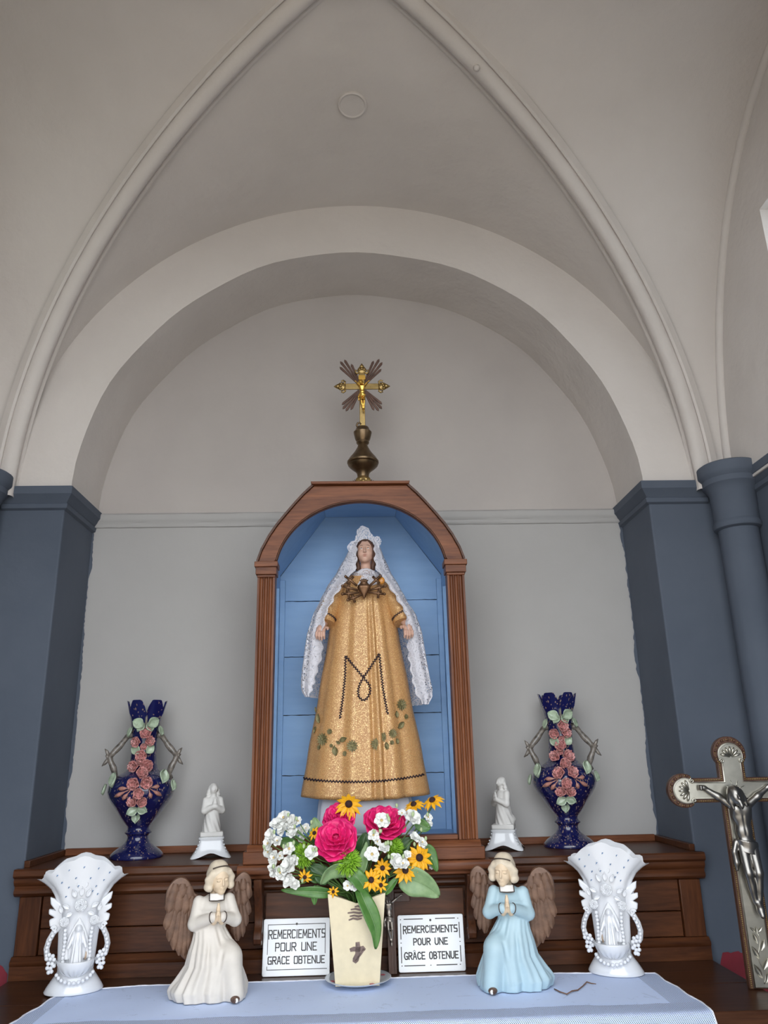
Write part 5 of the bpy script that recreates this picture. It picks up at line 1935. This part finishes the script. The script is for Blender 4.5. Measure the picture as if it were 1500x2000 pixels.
# ---------------------------------------------------------------- small crucifix leaning behind the flower vase
sc_ = thing('small_crucifix', 'small brown wooden crucifix leaning behind the flower vase', 'crucifix', (.0565, -.2680, ZALT+.0005))
sc_.rotation_euler = (math.radians(-6), math.radians(-1), 0)
m = MB()
for a, b, d in ((-.0085, .0085, 0), (-.0085, -.0040, -.0012), (-.0020, .0020, -.0012), (.0040, .0085, -.0012)):
    m.box(a, b, -.004+d, .004, 0, .180)
m.build('upright', M_crosswood, sc_, bev=.0006)
for sx in (-1, 1):
    a, b = sorted((sx*.0090, sx*.043))
    MB().box(a, b, -.0038, .0038, .134, .152).build('cross_arm', M_crosswood, sc_, bev=.0012)
cp = corpus(sc_, plain('dull_silver_corpus', (.33, .29, .25), .35, .8), .100, 'corpus', .0011, .26)
cp.location = (-.004, -.0056, .146)

# ---------------------------------------------------------------- brass finial crucifix on the niche
fn = thing('brass_finial_crucifix', 'brass crucifix with rays on a turned finial crowning the niche', 'crucifix', (.008, -.200, 2.2065))
UXf, UZf = .1924e-3, .210e-3
fz = lambda zy: (1935-zy)*UZf
MB().lathe([(.030, 0), (.030, .003), (.022, .006), (.018, fz(1880)), (.0155, fz(1790)), (.0150, fz(1740)), (.0165, fz(1690)), (.022, fz(1660)), (.031, fz(1625)), (.0385, fz(1590)), (.0400, fz(1575)), (.0385, fz(1568)),
            (.0415, fz(1555)), (.0418, fz(1535)), (.0395, fz(1522)), (.0360, fz(1490)), (.029, fz(1450)), (.0215, fz(1400)), (.0155, fz(1350)), (.012, fz(1305)), (.0150, fz(1295)), (.0170, fz(1280)), (.0165, fz(1260)),
            (.020, fz(1230)), (.0225, fz(1180)), (.0240, fz(1150)), (.0242, fz(1135)), (.0215, fz(1125)), (.0195, fz(1112)), (.0180, fz(1090)), (.0160, fz(1068)), (.010, fz(1058))], 44).build('turned_finial', M_oldbrass, fn)
# winged mask and spikes at the foot
S = SDF((-.026, -.040, .0), (.026, -.008, .040), .0011)
S.put(S.ell((0, -.022, .021), (.0160, .0100, .0165)))
S.put(S.ell((0, -.031, .019), (.0030, .0030, .0050)), .003)
for sx in (-1, 1):
    S.cut(S.ell((sx*.006, -.0325, .024), (.0035, .003, .002)), .002)
    S.put(S.ell((sx*.014, -.020, .022), (.006, .006, .011)), .004)
S.put(S.ell((0, -.0305, .011), (.005, .002, .0015)), .001)
S.build('cast_mask', M_brass, fn)
for sx in (-1, 1):
    for k in range(6):
        a = math.radians(4+11*k)
        MB().tube([(sx*.012, -.012, .012), (sx*(.012+.012*math.cos(a)), -.013, .012+.010*math.sin(a)), (sx*(.012+(.030-.002*k)*math.cos(a)), -.012, .010+(.024)*math.sin(a))], [.004, .0032, .0006], 6).build('spike', M_ray, fn, smooth=True)
MB().tube([(-.012, -.006, fz(1075)), (-.0155, -.006, fz(1050)), (-.013, -.006, fz(1020)), (-.007, -.006, fz(1015)), (-.004, -.006, fz(1035))], [.003, .003, .0028, .0026, .002], 8).build('hook', M_oldbrass, fn, smooth=True)
zc = fz(497)
MB().box(-.0075, .0075, -.006, 0, fz(1062), fz(300)).build('cross_shaft', M_brass, fn, bev=.0012)
MB().box(-.045, .045, -.0055, -.0005, zc-.0085, zc+.0085).build('cross_arm', M_brass, fn, bev=.0012)
for (x, z, a) in ((-.050, zc, -90), (.050, zc, 90), (0, fz(290), 0)):
    m = MB()
    M = Matrix.Translation((x, -.004, z)) @ Matrix.Rotation(math.radians(a), 4, 'Y')
    m.ball((0, 0, .005), (.0125, .0045, .0120), 14, 8)
    m.tube([(0, 0, .012), (0, 0, .019), (0, 0, .0265)], [.0085, .0055, .0006], 10)
    for sx in (-1, 1):
        m.tube([(sx*.005, 0, -.002), (sx*.014, 0, -.004), (sx*.018, 0, .001), (sx*.016, 0, .006), (sx*.013, 0, .004)], [.003, .003, .0026, .0022, .0014], 7)
        m.ball((sx*.006, -.003, .006), .0035, 8, 6)
    m.ball((0, -.004, .008), .0042, 8, 6)
    m.xf(M).build('fleur_end', M_brass, fn, smooth=True)
MB().box(-.0095, .0095, -.0075, -.0055, fz(405), fz(340)).build('title_plate', M_gilt, fn, bev=.0008)
for (a0, ls) in ((57, (.060, .078, .082, .070)), (123, (.060, .080, .082, .070)), (-54, (.058, .066, .066, .056)), (-126, (.058, .066, .066, .056))):
    for k, L in enumerate(ls):
        a = math.radians(a0+(k-1.5)*7.3)
        d = Vector((math.cos(a), 0, math.sin(a)))
        w = Vector((-d.z, 0, d.x))*.0036
        o = Vector((0, .0035, zc))+d*.012
        e = o+d*(L+.006)
        m = MB()
        P = [o-w*.5, e-w-d*.006, e, e+w-d*.006, o+w*.5]
        m.prism([(p.x, p.z) for p in P], 'y', .001, .0045)
        m.build('ray', M_ray, fn, bev=.0008)
cp = corpus(fn, M_gilt, .098, 'corpus', .0011, .17)
cp.location = (0, -.0065, zc+.012)

# ================================================================== TWIG ON THE CLOTH
M_twig = plain('dry_twig', (.16, .085, .06), .8)
tp = []
for x, y in ((1068, 1934), (1080, 1940), (1092, 1944), (1102, 1938), (1114, 1936), (1124, 1928), (1132, 1920), (1141, 1923), (1150, 1924)):
    p = at(x, y, Z=ZALT+.0045)
    tp.append((p[0]+.016, p[1]+.006, p[2]))
tag(MB().tube(tp, [.0013, .0012, .0012, .0013, .0012, .0011, .0012, .001, .0007], 6).build('twig', M_twig, None, smooth=True), 'thin dry crooked twig on the cloth beside the blue angel', 'twig')

# ================================================================== BOUQUET, ITS VASE AND PLATE
M_ceram = plain('cream_ceramic', (.72, .62, .43), .35, var=.05, vscale=60, bmp=.1, bscale=200, bdist=.0005)
M_motif = plain('brown_relief_glaze', (.17, .115, .10), .5, var=.3, vscale=150)
M_plate = plain('grey_white_china', (.58, .62, .68), .15, coat=.4)
M_plate_red = plain('red_plate_flower', (.40, .07, .09), .3)
M_stem = plain('green_stem', (.10, .20, .045), .55)


def leaf_mat(name, c0, c1, rough=.38):
    m, nt, b = nodes(name)
    v = coords(nt)
    nt.links.new(ramp(nt, noise(nt, v, 60, 4, .6), [(.3, c0), (.7, c1)]), b.inputs['Base Color'])
    b.inputs['Roughness'].default_value = rough
    bump(nt, b, noise(nt, v, 160, 4, .6), .3, .0008)
    return m


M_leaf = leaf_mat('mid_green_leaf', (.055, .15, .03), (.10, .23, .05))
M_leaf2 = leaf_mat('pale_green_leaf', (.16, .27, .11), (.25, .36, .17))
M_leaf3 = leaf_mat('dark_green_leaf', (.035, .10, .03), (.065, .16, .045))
M_rose = plain('magenta_rose_petal', (.78, .016, .17), .5, var=.15, vscale=50)
M_yellow = plain('golden_yellow_petal', (.85, .42, .008), .5, var=.10, vscale=120)
M_cone = plain('dark_brown_cone', (.035, .012, .010), .8, var=.5, vscale=500, bmp=.8, bscale=900, bdist=.001)
M_lime = plain('lime_green_petal', (.27, .50, .035), .55, var=.2, vscale=90)
M_wpet = plain('white_flower_petal', (.80, .80, .76), .55, var=.04, vscale=90)
M_wcen = plain('cream_flower_centre', (.58, .42, .16), .6)
M_bud = plain('pale_green_bud', (.42, .52, .28), .5)

# plate
plate = thing('china_plate', 'grey white china plate under the cream flower vase', 'plate', (-.0160, -.340, ZALT+.0034))
MB().lathe([(.030, 0), (.034, .0004), (.036, .002), (.050, .005), (.0655, .0100), (.0665, .0112), (.0655, .0118), (.048, .0072), (.034, .0042), (.0, .0038)], 64, cap1=False).build('dish', M_plate, plate, smooth=50)
for a0 in (20, 200, 300):
    pm = MB()
    c = Vector((.054*math.cos(math.radians(a0)), .054*math.sin(math.radians(a0)), .0092))
    for k in range(5):
        a = 2*math.pi*k/5
        pm.ball(tuple(c+Vector((.0032*math.cos(a), .0032*math.sin(a), .0003))), (.0026, .0026, .0006), 8, 4)
    pm.build('painted_flower', M_plate_red, plate, smooth=True)

# tapered square vase with notched rims
VX, VY, VZ = -.0165, -.336, ZALT+.0034+.0046
fv = thing('flower_vase', 'cream square tapered vase with brown cross holding the bouquet', 'vase', (VX, VY, VZ), math.radians(-1))
hb, ht, HV, nt2 = .0430, .0575, .1660, .0180
def vs_pt(a, z, inset=0.0):
    w = hb+(ht-hb)*(z/HV)-inset
    return w


for k in range(4):
    m = MB()
    th_ = .0045
    P = []
    for ins in (0, th_):
        wb, wt, wn = hb-ins*.0, ht-ins*.0, hb+(ht-hb)*((HV-nt2)/HV)
        P.append([(-(wb-ins), -(hb-ins), 0), ((wb-ins), -(hb-ins), 0), ((wt-ins), -(ht-ins), HV), (0, -(wn-ins), HV-nt2), (-(wt-ins), -(ht-ins), HV)])
    o_, i_ = P
    m.add(o_+i_, [(0, 1, 2, 3), (0, 3, 4), (5, 8, 7, 6), (5, 9, 8), (0, 5, 6, 1), (1, 6, 7, 2), (2, 7, 8, 3), (3, 8, 9, 4), (4, 9, 5, 0)])
    m.xf(Matrix.Rotation(math.pi/2*k, 4, 'Z')).build('wall', M_ceram, fv, smooth=False)
MB().box(-hb+.003, hb-.003, -hb+.003, hb-.003, .0, .004).build('bottom', M_ceram, fv)
sl = math.atan2(ht-hb, HV)


def on_face(x, z, lift=.0006):
    return (x, -(hb+(ht-hb)*z/HV)-lift, z)


def blob_strip(pts, ws, name):
    m = MB()
    L, R_ = [], []
    P = [np.array(p, float) for p in pts]
    for i, p in enumerate(P):
        d = P[min(i+1, len(P)-1)]-P[max(i-1, 0)]
        d = d/max(np.linalg.norm(d), 1e-9)
        n = np.array([-d[1], d[0]])*ws[i]
        L.append(on_face(*(p+n))); R_.append(on_face(*(p-n)))
    m.ring([L, R_], closed=False)
    o = m.build(name, M_motif, fv, smooth=False)
    s_ = o.modifiers.new('relief', 'SOLIDIFY'); s_.thickness = .0014; s_.offset = 0
    return o


blob_strip([(.001, .078), (.002, .068), (.001, .056), (-.003, .047), (-.006, .042)], [.004, .0048, .005, .006, .0035], 'cross_motif')
blob_strip([(-.014, .064), (-.007, .066), (.004, .065), (.012, .067), (.016, .064)], [.003, .004, .0045, .0042, .002], 'cross_motif')
blob_strip([(.014, .066), (.008, .058), (.001, .050), (-.004, .045)], [.0022, .002, .0018, .0012], 'cross_motif')
for k, (x0, x1, z) in enumerate(((-.004, .014, .142), (-.012, .016, .137), (-.018, .016, .131), (-.014, .012, .125), (-.016, .010, .120))):
    blob_strip([(x0, z-.002*(k == 4)), ((x0*2+x1)/3, z+.0012), ((x0+2*x1)/3, z-.0006), (x1, z+.0008)], [.0011, .0017, .0019, .0010], 'stripe_motif')

MOUTH = Vector((VX, VY, VZ+HV-.030))


def stem_to(m, p, n, L=.02):
    """a stem from under a bloom down into the vase"""
    p = Vector(p)
    a = p-Vector(n)*.004
    c1 = a-Vector(n)*L
    end = MOUTH+Vector(((p.x-VX)*.14, (p.y-VY)*.16, 0))
    pts = []
    for t in np.linspace(0, 1, 10):
        b = (1-t)**3*a+3*(1-t)**2*t*c1+3*(1-t)*t*t*(end+Vector((0, 0, .045)))+t**3*end
        pts.append(b)
    m.tube(pts, [.0016]*9+[.0018], 6)


PZ = lambda x, y: (500+x*.2533, 1530+y*.2533)
K = .2533*1.0e-3            # zoomed unit to metres, about


def bloom(name, label, cat, group, zx, zy, Y, n):
    p = at(*PZ(zx, zy), Y=Y)
    t = thing(name, label, cat, tuple(p), 0, group)
    q = MB()
    stem_to(q, p, Vector(n).normalized())
    q.v = [(x-p[0], y-p[1], z-p[2]) for x, y, z in q.v]
    q.build('stem', M_stem, t, smooth=True)
    F = frame_to(Vector(n).normalized()).to_4x4()
    return t, F


def rose(label, zx, zy, r, Y, n, seed):
    t, F = bloom('rose', label, 'flower', 'magenta roses in the bouquet', zx, zy, Y, n)
    R = r*K
    rnd = random.Random(seed)
    rings = ((6, 1.0, .98, .10, .28, 0), (5, .88, .95, .24, .50, .002), (5, .72, .92, .40, .75, .004), (4, .52, .90, .55, 1.05, .006), (3, .34, .95, .7, 1.5, .008))
    for ri, (k, rr, wd, cup, curl, z0) in enumerate(rings):
        for i in range(k):
            m = MB()
            a = 2*math.pi*(i+.5*ri)/k+rnd.uniform(-.15, .15)
            petal_sheet(m, F @ Matrix.Rotation(a, 4, 'Z'), R*rr*rnd.uniform(.94, 1.06), R*rr*wd*1.25, cup=cup*.5, curl=curl*.62, tip=.45, nu=9, nv=9, z0=z0*R/.045, ruffle=.0018, ph=rnd.uniform(0, 6), base=.35, notch=-.05)
            o = m.build('petal', M_rose, t, smooth=True)
            s_ = o.modifiers.new('flesh', 'SOLIDIFY'); s_.thickness = .0007
    cb = MB()
    for k in range(3):
        b0 = len(cb.v)
        cb.lathe([(R*.10+.0012*k, 0), (R*.15+.0012*k, R*.25), (R*.10+.0014*k, R*.42)], 14, cap0=False, cap1=False)
    cb.xf(F).build('heart_of_rose', M_rose, t, smooth=True)
    sp_ = MB()
    for i in range(5):
        petal_sheet(sp_, F @ Matrix.Rotation(2*math.pi*i/5, 4, 'Z') @ Matrix.Translation((0, 0, -.002)), R*.55, R*.22, tip=.8, curl=-.1)
    sp_.build('sepals', M_leaf, t, smooth=True)
    return t


rose('magenta rose opening forward at the left front of the bouquet, largest bloom', 625, 450, 178, -.392, (-.12, -.80, .60), 1)
rose('magenta rose with crowned outer petals at the right of the bouquet', 990, 330, 180, -.360, (.10, -.62, .78), 2)
rose('dark pink rose half hidden behind the topmost yellow coneflower', 650, 275, 140, -.335, (-.15, -.75, .65), 3)

_ray = {}


def coneflower(label, zx, zy, r, Y, n, seed, petals=12, droop=-.16):
    t, F = bloom('coneflower', label, 'flower', 'yellow coneflowers in the bouquet', zx, zy, Y, n)
    R = r*K
    rnd = random.Random(seed)
    for i in range(petals):
        m = MB()
        a = 2*math.pi*i/petals+rnd.uniform(-.10, .10)
        petal_sheet(m, F @ Matrix.Rotation(a, 4, 'Z') @ Matrix.Translation((0, R*.16, 0)), R*.88*rnd.uniform(.9, 1.08), R*.34, cup=.22, curl=droop+rnd.uniform(-.1, .1), tip=.75, nu=5, nv=7, base=.4)
        m.build('ray_petal', M_yellow, t, smooth=True)
    c = MB().ball((0, 0, R*.10), (R*.27, R*.27, R*.24), 16, 10).xf(F)
    c.build('cone', M_cone, t, smooth=True)
    return t


coneflower('yellow coneflower at the top of the bouquet just under the gold hem', 715, 165, 118, -.345, (.02, -.62, .40), 11, 12, -.42)
coneflower('yellow coneflower tipped up at the upper right, nearest the top white blossom', 1218, 168, 96, -.330, (-.30, -.42, .85), 12, 13, -.25)
coneflower('yellow coneflower reaching farthest right against the blue niche', 1362, 135, 102, -.320, (-.35, -.45, .80), 13, 12, -.30)
coneflower('yellow coneflower with a large dark centre low at the right edge of the bouquet', 1258, 575, 112, -.385, (.18, -.85, .30), 14, 13, -.20)
coneflower('yellow coneflower under the white blossom at the lower right of the bouquet', 1150, 672, 98, -.390, (.10, -.85, .25), 15, 12, -.28)
coneflower('small yellow coneflower low in the middle above the vase notch', 888, 745, 88, -.402, (.0, -.92, .25), 16, 11, -.12)
coneflower('small yellow coneflower below the open white blossom in the middle', 975, 655, 74, -.395, (.05, -.90, .40), 17, 11, -.12)
coneflower('tiny yellow coneflower peeping out left of the large rose', 452, 385, 62, -.365, (-.4, -.7, .5), 18, 9, -.2)
coneflower('small yellow coneflower hanging under the white clusters on the left', 378, 720, 62, -.395, (-.2, -.75, -.35), 19, 9, -.2)
coneflower('small yellow coneflower half closed at the lower middle beside the large leaf', 962, 785, 60, -.398, (.15, -.8, .1), 20, 8, .25)
coneflower('tiny orange yellow coneflower tucked at the left corner of the vase rim', 596, 838, 48, -.388, (-.1, -.8, .5), 22, 8, .1)


def mum(label, zx, zy, r, Y, n, seed):
    t, F = bloom('green_chrysanthemum', label, 'flower', 'lime green chrysanthemums', zx, zy, Y, n)
    R = r*K
    rnd = random.Random(seed)
    m = MB()
    N_ = 260
    for i in range(N_):
        zc_ = 1-1.15*(i+.5)/N_
        a = i*2.39996
        s_ = math.sqrt(max(0, 1-zc_*zc_))
        d = Vector((s_*math.cos(a), s_*math.sin(a), zc_))
        d = (d+Vector((rnd.uniform(-.12, .12), rnd.uniform(-.12, .12), rnd.uniform(-.12, .12)))).normalized()
        o = d.orthogonal().normalized()
        w = d.cross(o)
        p0, p1, p2 = d*R*.35, d*R*.78+o*R*.03, d*R*rnd.uniform(.95, 1.05)
        m.tube([p0, p1, p2], [R*.035, R*.042, R*.008], 5)
    m.xf(F).build('spiky_petals', M_lime, t, smooth=True)
    MB().ball((0, 0, 0), R*.55, 16, 10).xf(F).build('core', M_lime, t, smooth=True)
    return t


mum('lime green spiky chrysanthemum at the front centre under the large rose', 705, 605, 118, -.400, (0, -.85, .45), 31)
mum('lime green spiky chrysanthemum at the left beside a single white bloom', 368, 560, 104, -.375, (-.3, -.8, .35), 32)
mum('lime green spiky chrysanthemum peeping out at the right under the rose', 1062, 492, 84, -.375, (.2, -.8, .4), 33)


def floret(t, p, n, R, seed, double=True, name='floret'):
    rnd = random.Random(seed)
    F = Matrix.Translation(p) @ frame_to(Vector(n).normalized()).to_4x4() @ Matrix.Rotation(rnd.uniform(0, 6), 4, 'Z')
    m = MB()
    for ri, (k, rr, curl) in enumerate(((6, 1.0, .05), (5, .72, .35), (4, .45, .7)) if double else ((6, 1.0, .0),)):
        for i in range(k):
            petal_sheet(m, F @ Matrix.Rotation(2*math.pi*(i+.5*ri)/k+rnd.uniform(-.2, .2), 4, 'Z'), R*rr*rnd.uniform(.88, 1.1), R*rr*.95, cup=.18, curl=curl+rnd.uniform(-.15, .15), tip=.4, nu=5, nv=5, z0=.0008*ri, base=.4)
    o = m.build(name, M_wpet, t, smooth=True)
    if not double or seed % 3 == 0:
        MB().ball((0, 0, R*.10), (R*.2, R*.2, R*.16), 8, 6).xf(F).build('floret_eye', M_wcen, o, smooth=True)
    return o


def spray(label, items, Y, seed):
    """a branching spray of white blossoms; items are (zx, zy, r, double)"""
    ps = [at(*PZ(a[0], a[1]), Y=Y+a[4]) for a in items]
    c = np.mean(ps, axis=0)
    t = thing('white_blossom_spray', label, 'flower', tuple(c), 0, 'white blossom sprays in the bouquet')
    rnd = random.Random(seed)
    hub = Vector(c)*.55+(MOUTH+Vector((0, 0, .05)))*.45
    st_ = MB()
    for p, a in zip(ps, items):
        d = Vector(p)-hub
        n = Vector((d.x*.6+rnd.uniform(-.02, .02), -.085, d.z*.5+.03+rnd.uniform(-.02, .03))).normalized()
        floret(t, Vector(p)-Vector(c), n, a[2]*K, rnd.randint(1, 9999), a[3])
        st_.tube([Vector(p)-Vector(c)-n*.002, (Vector(p)*.6+hub*.4)-Vector(c)-Vector((0, 0, .004)), hub-Vector(c)], [.0010, .0011, .0013], 5)
    st_.tube([hub-Vector(c), MOUTH-Vector(c)], [.0016, .0018], 6)
    st_.build('stem', M_stem, t, smooth=True)
    bm_ = MB()
    for k in range(3):
        a = items[rnd.randrange(len(items))]
        p = at(*PZ(a[0]+rnd.uniform(-60, 60), a[1]-rnd.uniform(20, 60)), Y=Y-.004)
        bm_.ball(tuple(p-c), (.003, .003, .0045), 8, 6)
    bm_.build('buds', M_bud, t, smooth=True)
    return t


spray('tall white blossom spray at the upper left of the bouquet', [(215, 265, 62, True, 0), (160, 310, 58, True, .004), (270, 300, 60, True, .003), (205, 350, 60, True, -.004), (325, 290, 36, False, .004), (275, 375, 50, True, .002)], -.372, 41)
spray('white blossom spray at the far left edge of the bouquet', [(110, 400, 55, True, 0), (95, 465, 58, True, -.003), (165, 445, 48, True, 0), (95, 530, 50, True, .002), (140, 575, 58, True, -.003), (185, 560, 36, False, -.004)], -.385, 42)
spray('drooping white blossom spray at the lower left of the bouquet', [(245, 640, 82, True, 0), (190, 690, 58, True, 0), (290, 600, 50, True, .003), (250, 750, 55, True, 0), (300, 780, 44, True, .002), (130, 640, 50, True, .005), (135, 690, 40, True, .005)], -.398, 43)
spray('star shaped white blossom between the left clusters', [(258, 505, 60, False, 0)], -.400, 44)
spray('white blossom spray behind the leaf left of the large rose', [(340, 370, 45, True, 0), (385, 345, 42, True, .003), (350, 425, 36, True, 0)], -.355, 45)
spray('single white bloom between the lime chrysanthemum and the large rose', [(425, 535, 58, True, 0)], -.408, 46)
spray('white star blossom lying over the right rose', [(968, 288, 66, False, 0), (1000, 300, 40, False, .002)], -.405, 47)
spray('round white blossom under the tipped coneflower at the upper right', [(1212, 262, 68, True, 0), (1125, 230, 36, False, .004)], -.378, 48)
spray('small white blossoms at the right edge against the niche', [(1328, 262, 38, False, 0), (1335, 310, 34, True, 0), (1350, 635, 30, True, 0)], -.350, 49)
spray('white blossoms in the middle between the two roses', [(905, 400, 50, False, 0), (935, 450, 34, False, 0)], -.400, 50)
spray('open white blossom with yellow centre in the middle of the bouquet', [(895, 548, 64, False, 0), (990, 498, 50, True, .003)], -.412, 51)
spray('ragged white blossom above the lower right coneflower', [(1080, 600, 66, True, 0), (1130, 620, 54, True, .002), (1165, 545, 34, True, .004)], -.408, 52)
spray('white blossom cluster at the right below the upper blossom', [(1225, 415, 46, True, 0), (1280, 455, 46, True, 0), (1275, 490, 34, False, 0)], -.372, 53)
spray('small white blossoms low at the centre above the vase', [(705, 790, 40, False, 0), (765, 795, 44, True, 0), (735, 770, 34, True, .002)], -.402, 54)


def leaf(label, pts, W_, Y, mat, seed, twist=0.0, tip=.8, name='leaf'):
    """a leaf along measured points from stalk to tip; each point carries its own depth offset"""
    P = [Vector(at(*PZ(a[0], a[1]), Y=Y+a[2])) for a in pts]
    t = thing('leaf_sprig', label, 'leaf', tuple(P[0]), 0, 'green leaves in the bouquet')
    Q = [p-P[0] for p in P]
    n_ = 16
    m = MB()
    C = []
    for s_ in np.linspace(0, 1, n_):
        q = s_*(len(Q)-1)
        i = min(int(q), len(Q)-2)
        f = q-i
        g_ = lambda k: Q[max(0, min(len(Q)-1, k))]
        C.append(.5*((2*g_(i))+(-g_(i-1)+g_(i+1))*f+(2*g_(i-1)-5*g_(i)+4*g_(i+1)-g_(i+2))*f*f+(-g_(i-1)+3*g_(i)-3*g_(i+1)+g_(i+2))*f**3))
    view = (Vector(CAM)-P[len(P)//2]).normalized()
    rows = []
    nu = 9
    rnd = random.Random(seed)
    for j, s_ in enumerate(np.linspace(0, 1, n_)):
        tn = (C[min(j+1, n_-1)]-C[max(j-1, 0)]).normalized()
        sd = tn.cross(view)
        sd = sd.normalized() if sd.length > 1e-6 else Vector((1, 0, 0))
        up_ = sd.cross(tn).normalized()
        sd = (sd*math.cos(twist)+up_*math.sin(twist)).normalized()
        up_ = sd.cross(tn).normalized()
        w = W_*K*.5*max(.02, math.sin(math.pi*(s_*.90+.08))**.75*(1.12-.4*s_))
        row = []
        for i in range(nu):
            u = 2*i/(nu-1)-1
            rip = .0012*math.sin(9*s_+4*u+seed)*abs(u)
            vein = -.0006*abs(math.sin(6*math.pi*(s_-.35*abs(u))))*(1-abs(u))
            row.append(tuple(C[j]+sd*w*u+up_*(abs(u)*w*.28+rip+vein)))
        rows.append(row)
    m.ring(rows, closed=False)
    b = m.build('blade', mat, t, smooth=True)
    s2 = b.modifiers.new('flesh', 'SOLIDIFY'); s2.thickness = .0006
    MB().tube([c+(Vector(CAM)-P[0]).normalized()*.0004 for c in C], [.0010*(1-.8*k/n_) for k in range(n_)], 5).build('midrib', M_leaf2, t, smooth=True)
    MB().tube([Vector((0, 0, 0)), (MOUTH-P[0])*.5+Vector((0, 0, .006)), MOUTH-P[0]], .0014, 6).build('stalk', M_stem, t, smooth=True)
    return t


leaf('large pale green leaf spread at the lower right of the bouquet', [(1100, 740, 0), (1200, 745, -.006), (1310, 790, -.010), (1415, 868, -.006)], 235, -.375, M_leaf2, 1, -.25)
leaf('long dark green wavy leaf hanging down the front of the cream vase', [(790, 800, .010), (835, 905, -.010), (895, 1040, -.012), (925, 1150, -.010), (922, 1278, -.006)], 135, -.405, M_leaf, 2, .35)
leaf('long green leaf lying out to the left below the white clusters', [(600, 850, .01), (490, 838, 0), (350, 832, -.004), (195, 822, 0)], 92, -.375, M_leaf, 3, .3)
leaf('small green leaf hanging at the left under the long leaf', [(470, 790, .004), (455, 850, 0), (448, 938, 0)], 72, -.372, M_leaf, 4)
leaf('grey green folded leaf arching over the front of the vase rim', [(730, 690, .006), (650, 660, -.004), (560, 690, -.006), (500, 780, 0)], 150, -.402, M_leaf2, 5, .7)
leaf('dark green leaf running from the chrysanthemum down to the vase rim', [(700, 690, 0), (770, 720, -.004), (830, 800, 0), (850, 880, .004)], 130, -.402, M_leaf, 6, .2)
leaf('pale green pointed leaf beside the lime chrysanthemum', [(800, 700, 0), (830, 600, 0), (855, 450, .004)], 95, -.395, M_leaf2, 7, .4)
leaf('pale green leaf standing behind the large rose at the upper left', [(480, 450, .01), (465, 360, 0), (450, 262, 0)], 130, -.350, M_leaf2, 8)
leaf('green leaf at the right edge beside the dark centred coneflower', [(1300, 480, 0), (1350, 560, 0), (1395, 680, 0)], 110, -.355, M_leaf, 9, .3)
leaf('green leaf below the round white blossom at the right', [(1230, 300, 0), (1290, 330, 0), (1345, 350, 0)], 105, -.355, M_leaf, 10)
leaf('narrow green leaf at the right of the vase rim', [(990, 850, .004), (1040, 790, 0), (1100, 720, 0)], 70, -.385, M_leaf, 11, .3)
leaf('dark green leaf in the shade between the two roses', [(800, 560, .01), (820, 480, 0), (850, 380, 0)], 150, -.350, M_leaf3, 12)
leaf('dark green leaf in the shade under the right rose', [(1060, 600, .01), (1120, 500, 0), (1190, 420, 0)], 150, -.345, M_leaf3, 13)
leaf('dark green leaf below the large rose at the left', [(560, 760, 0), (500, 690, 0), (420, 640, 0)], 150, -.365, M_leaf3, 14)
leaf('green leaf behind the lower left white spray', [(500, 740, 0), (440, 700, 0), (400, 620, 0)], 110, -.360, M_leaf, 15)
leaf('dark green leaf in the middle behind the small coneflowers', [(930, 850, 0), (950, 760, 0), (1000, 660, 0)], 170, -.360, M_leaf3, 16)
leaf('dark green leaf at the far left among the white blossoms', [(330, 520, .01), (250, 470, 0), (170, 440, 0)], 120, -.360, M_leaf, 17)
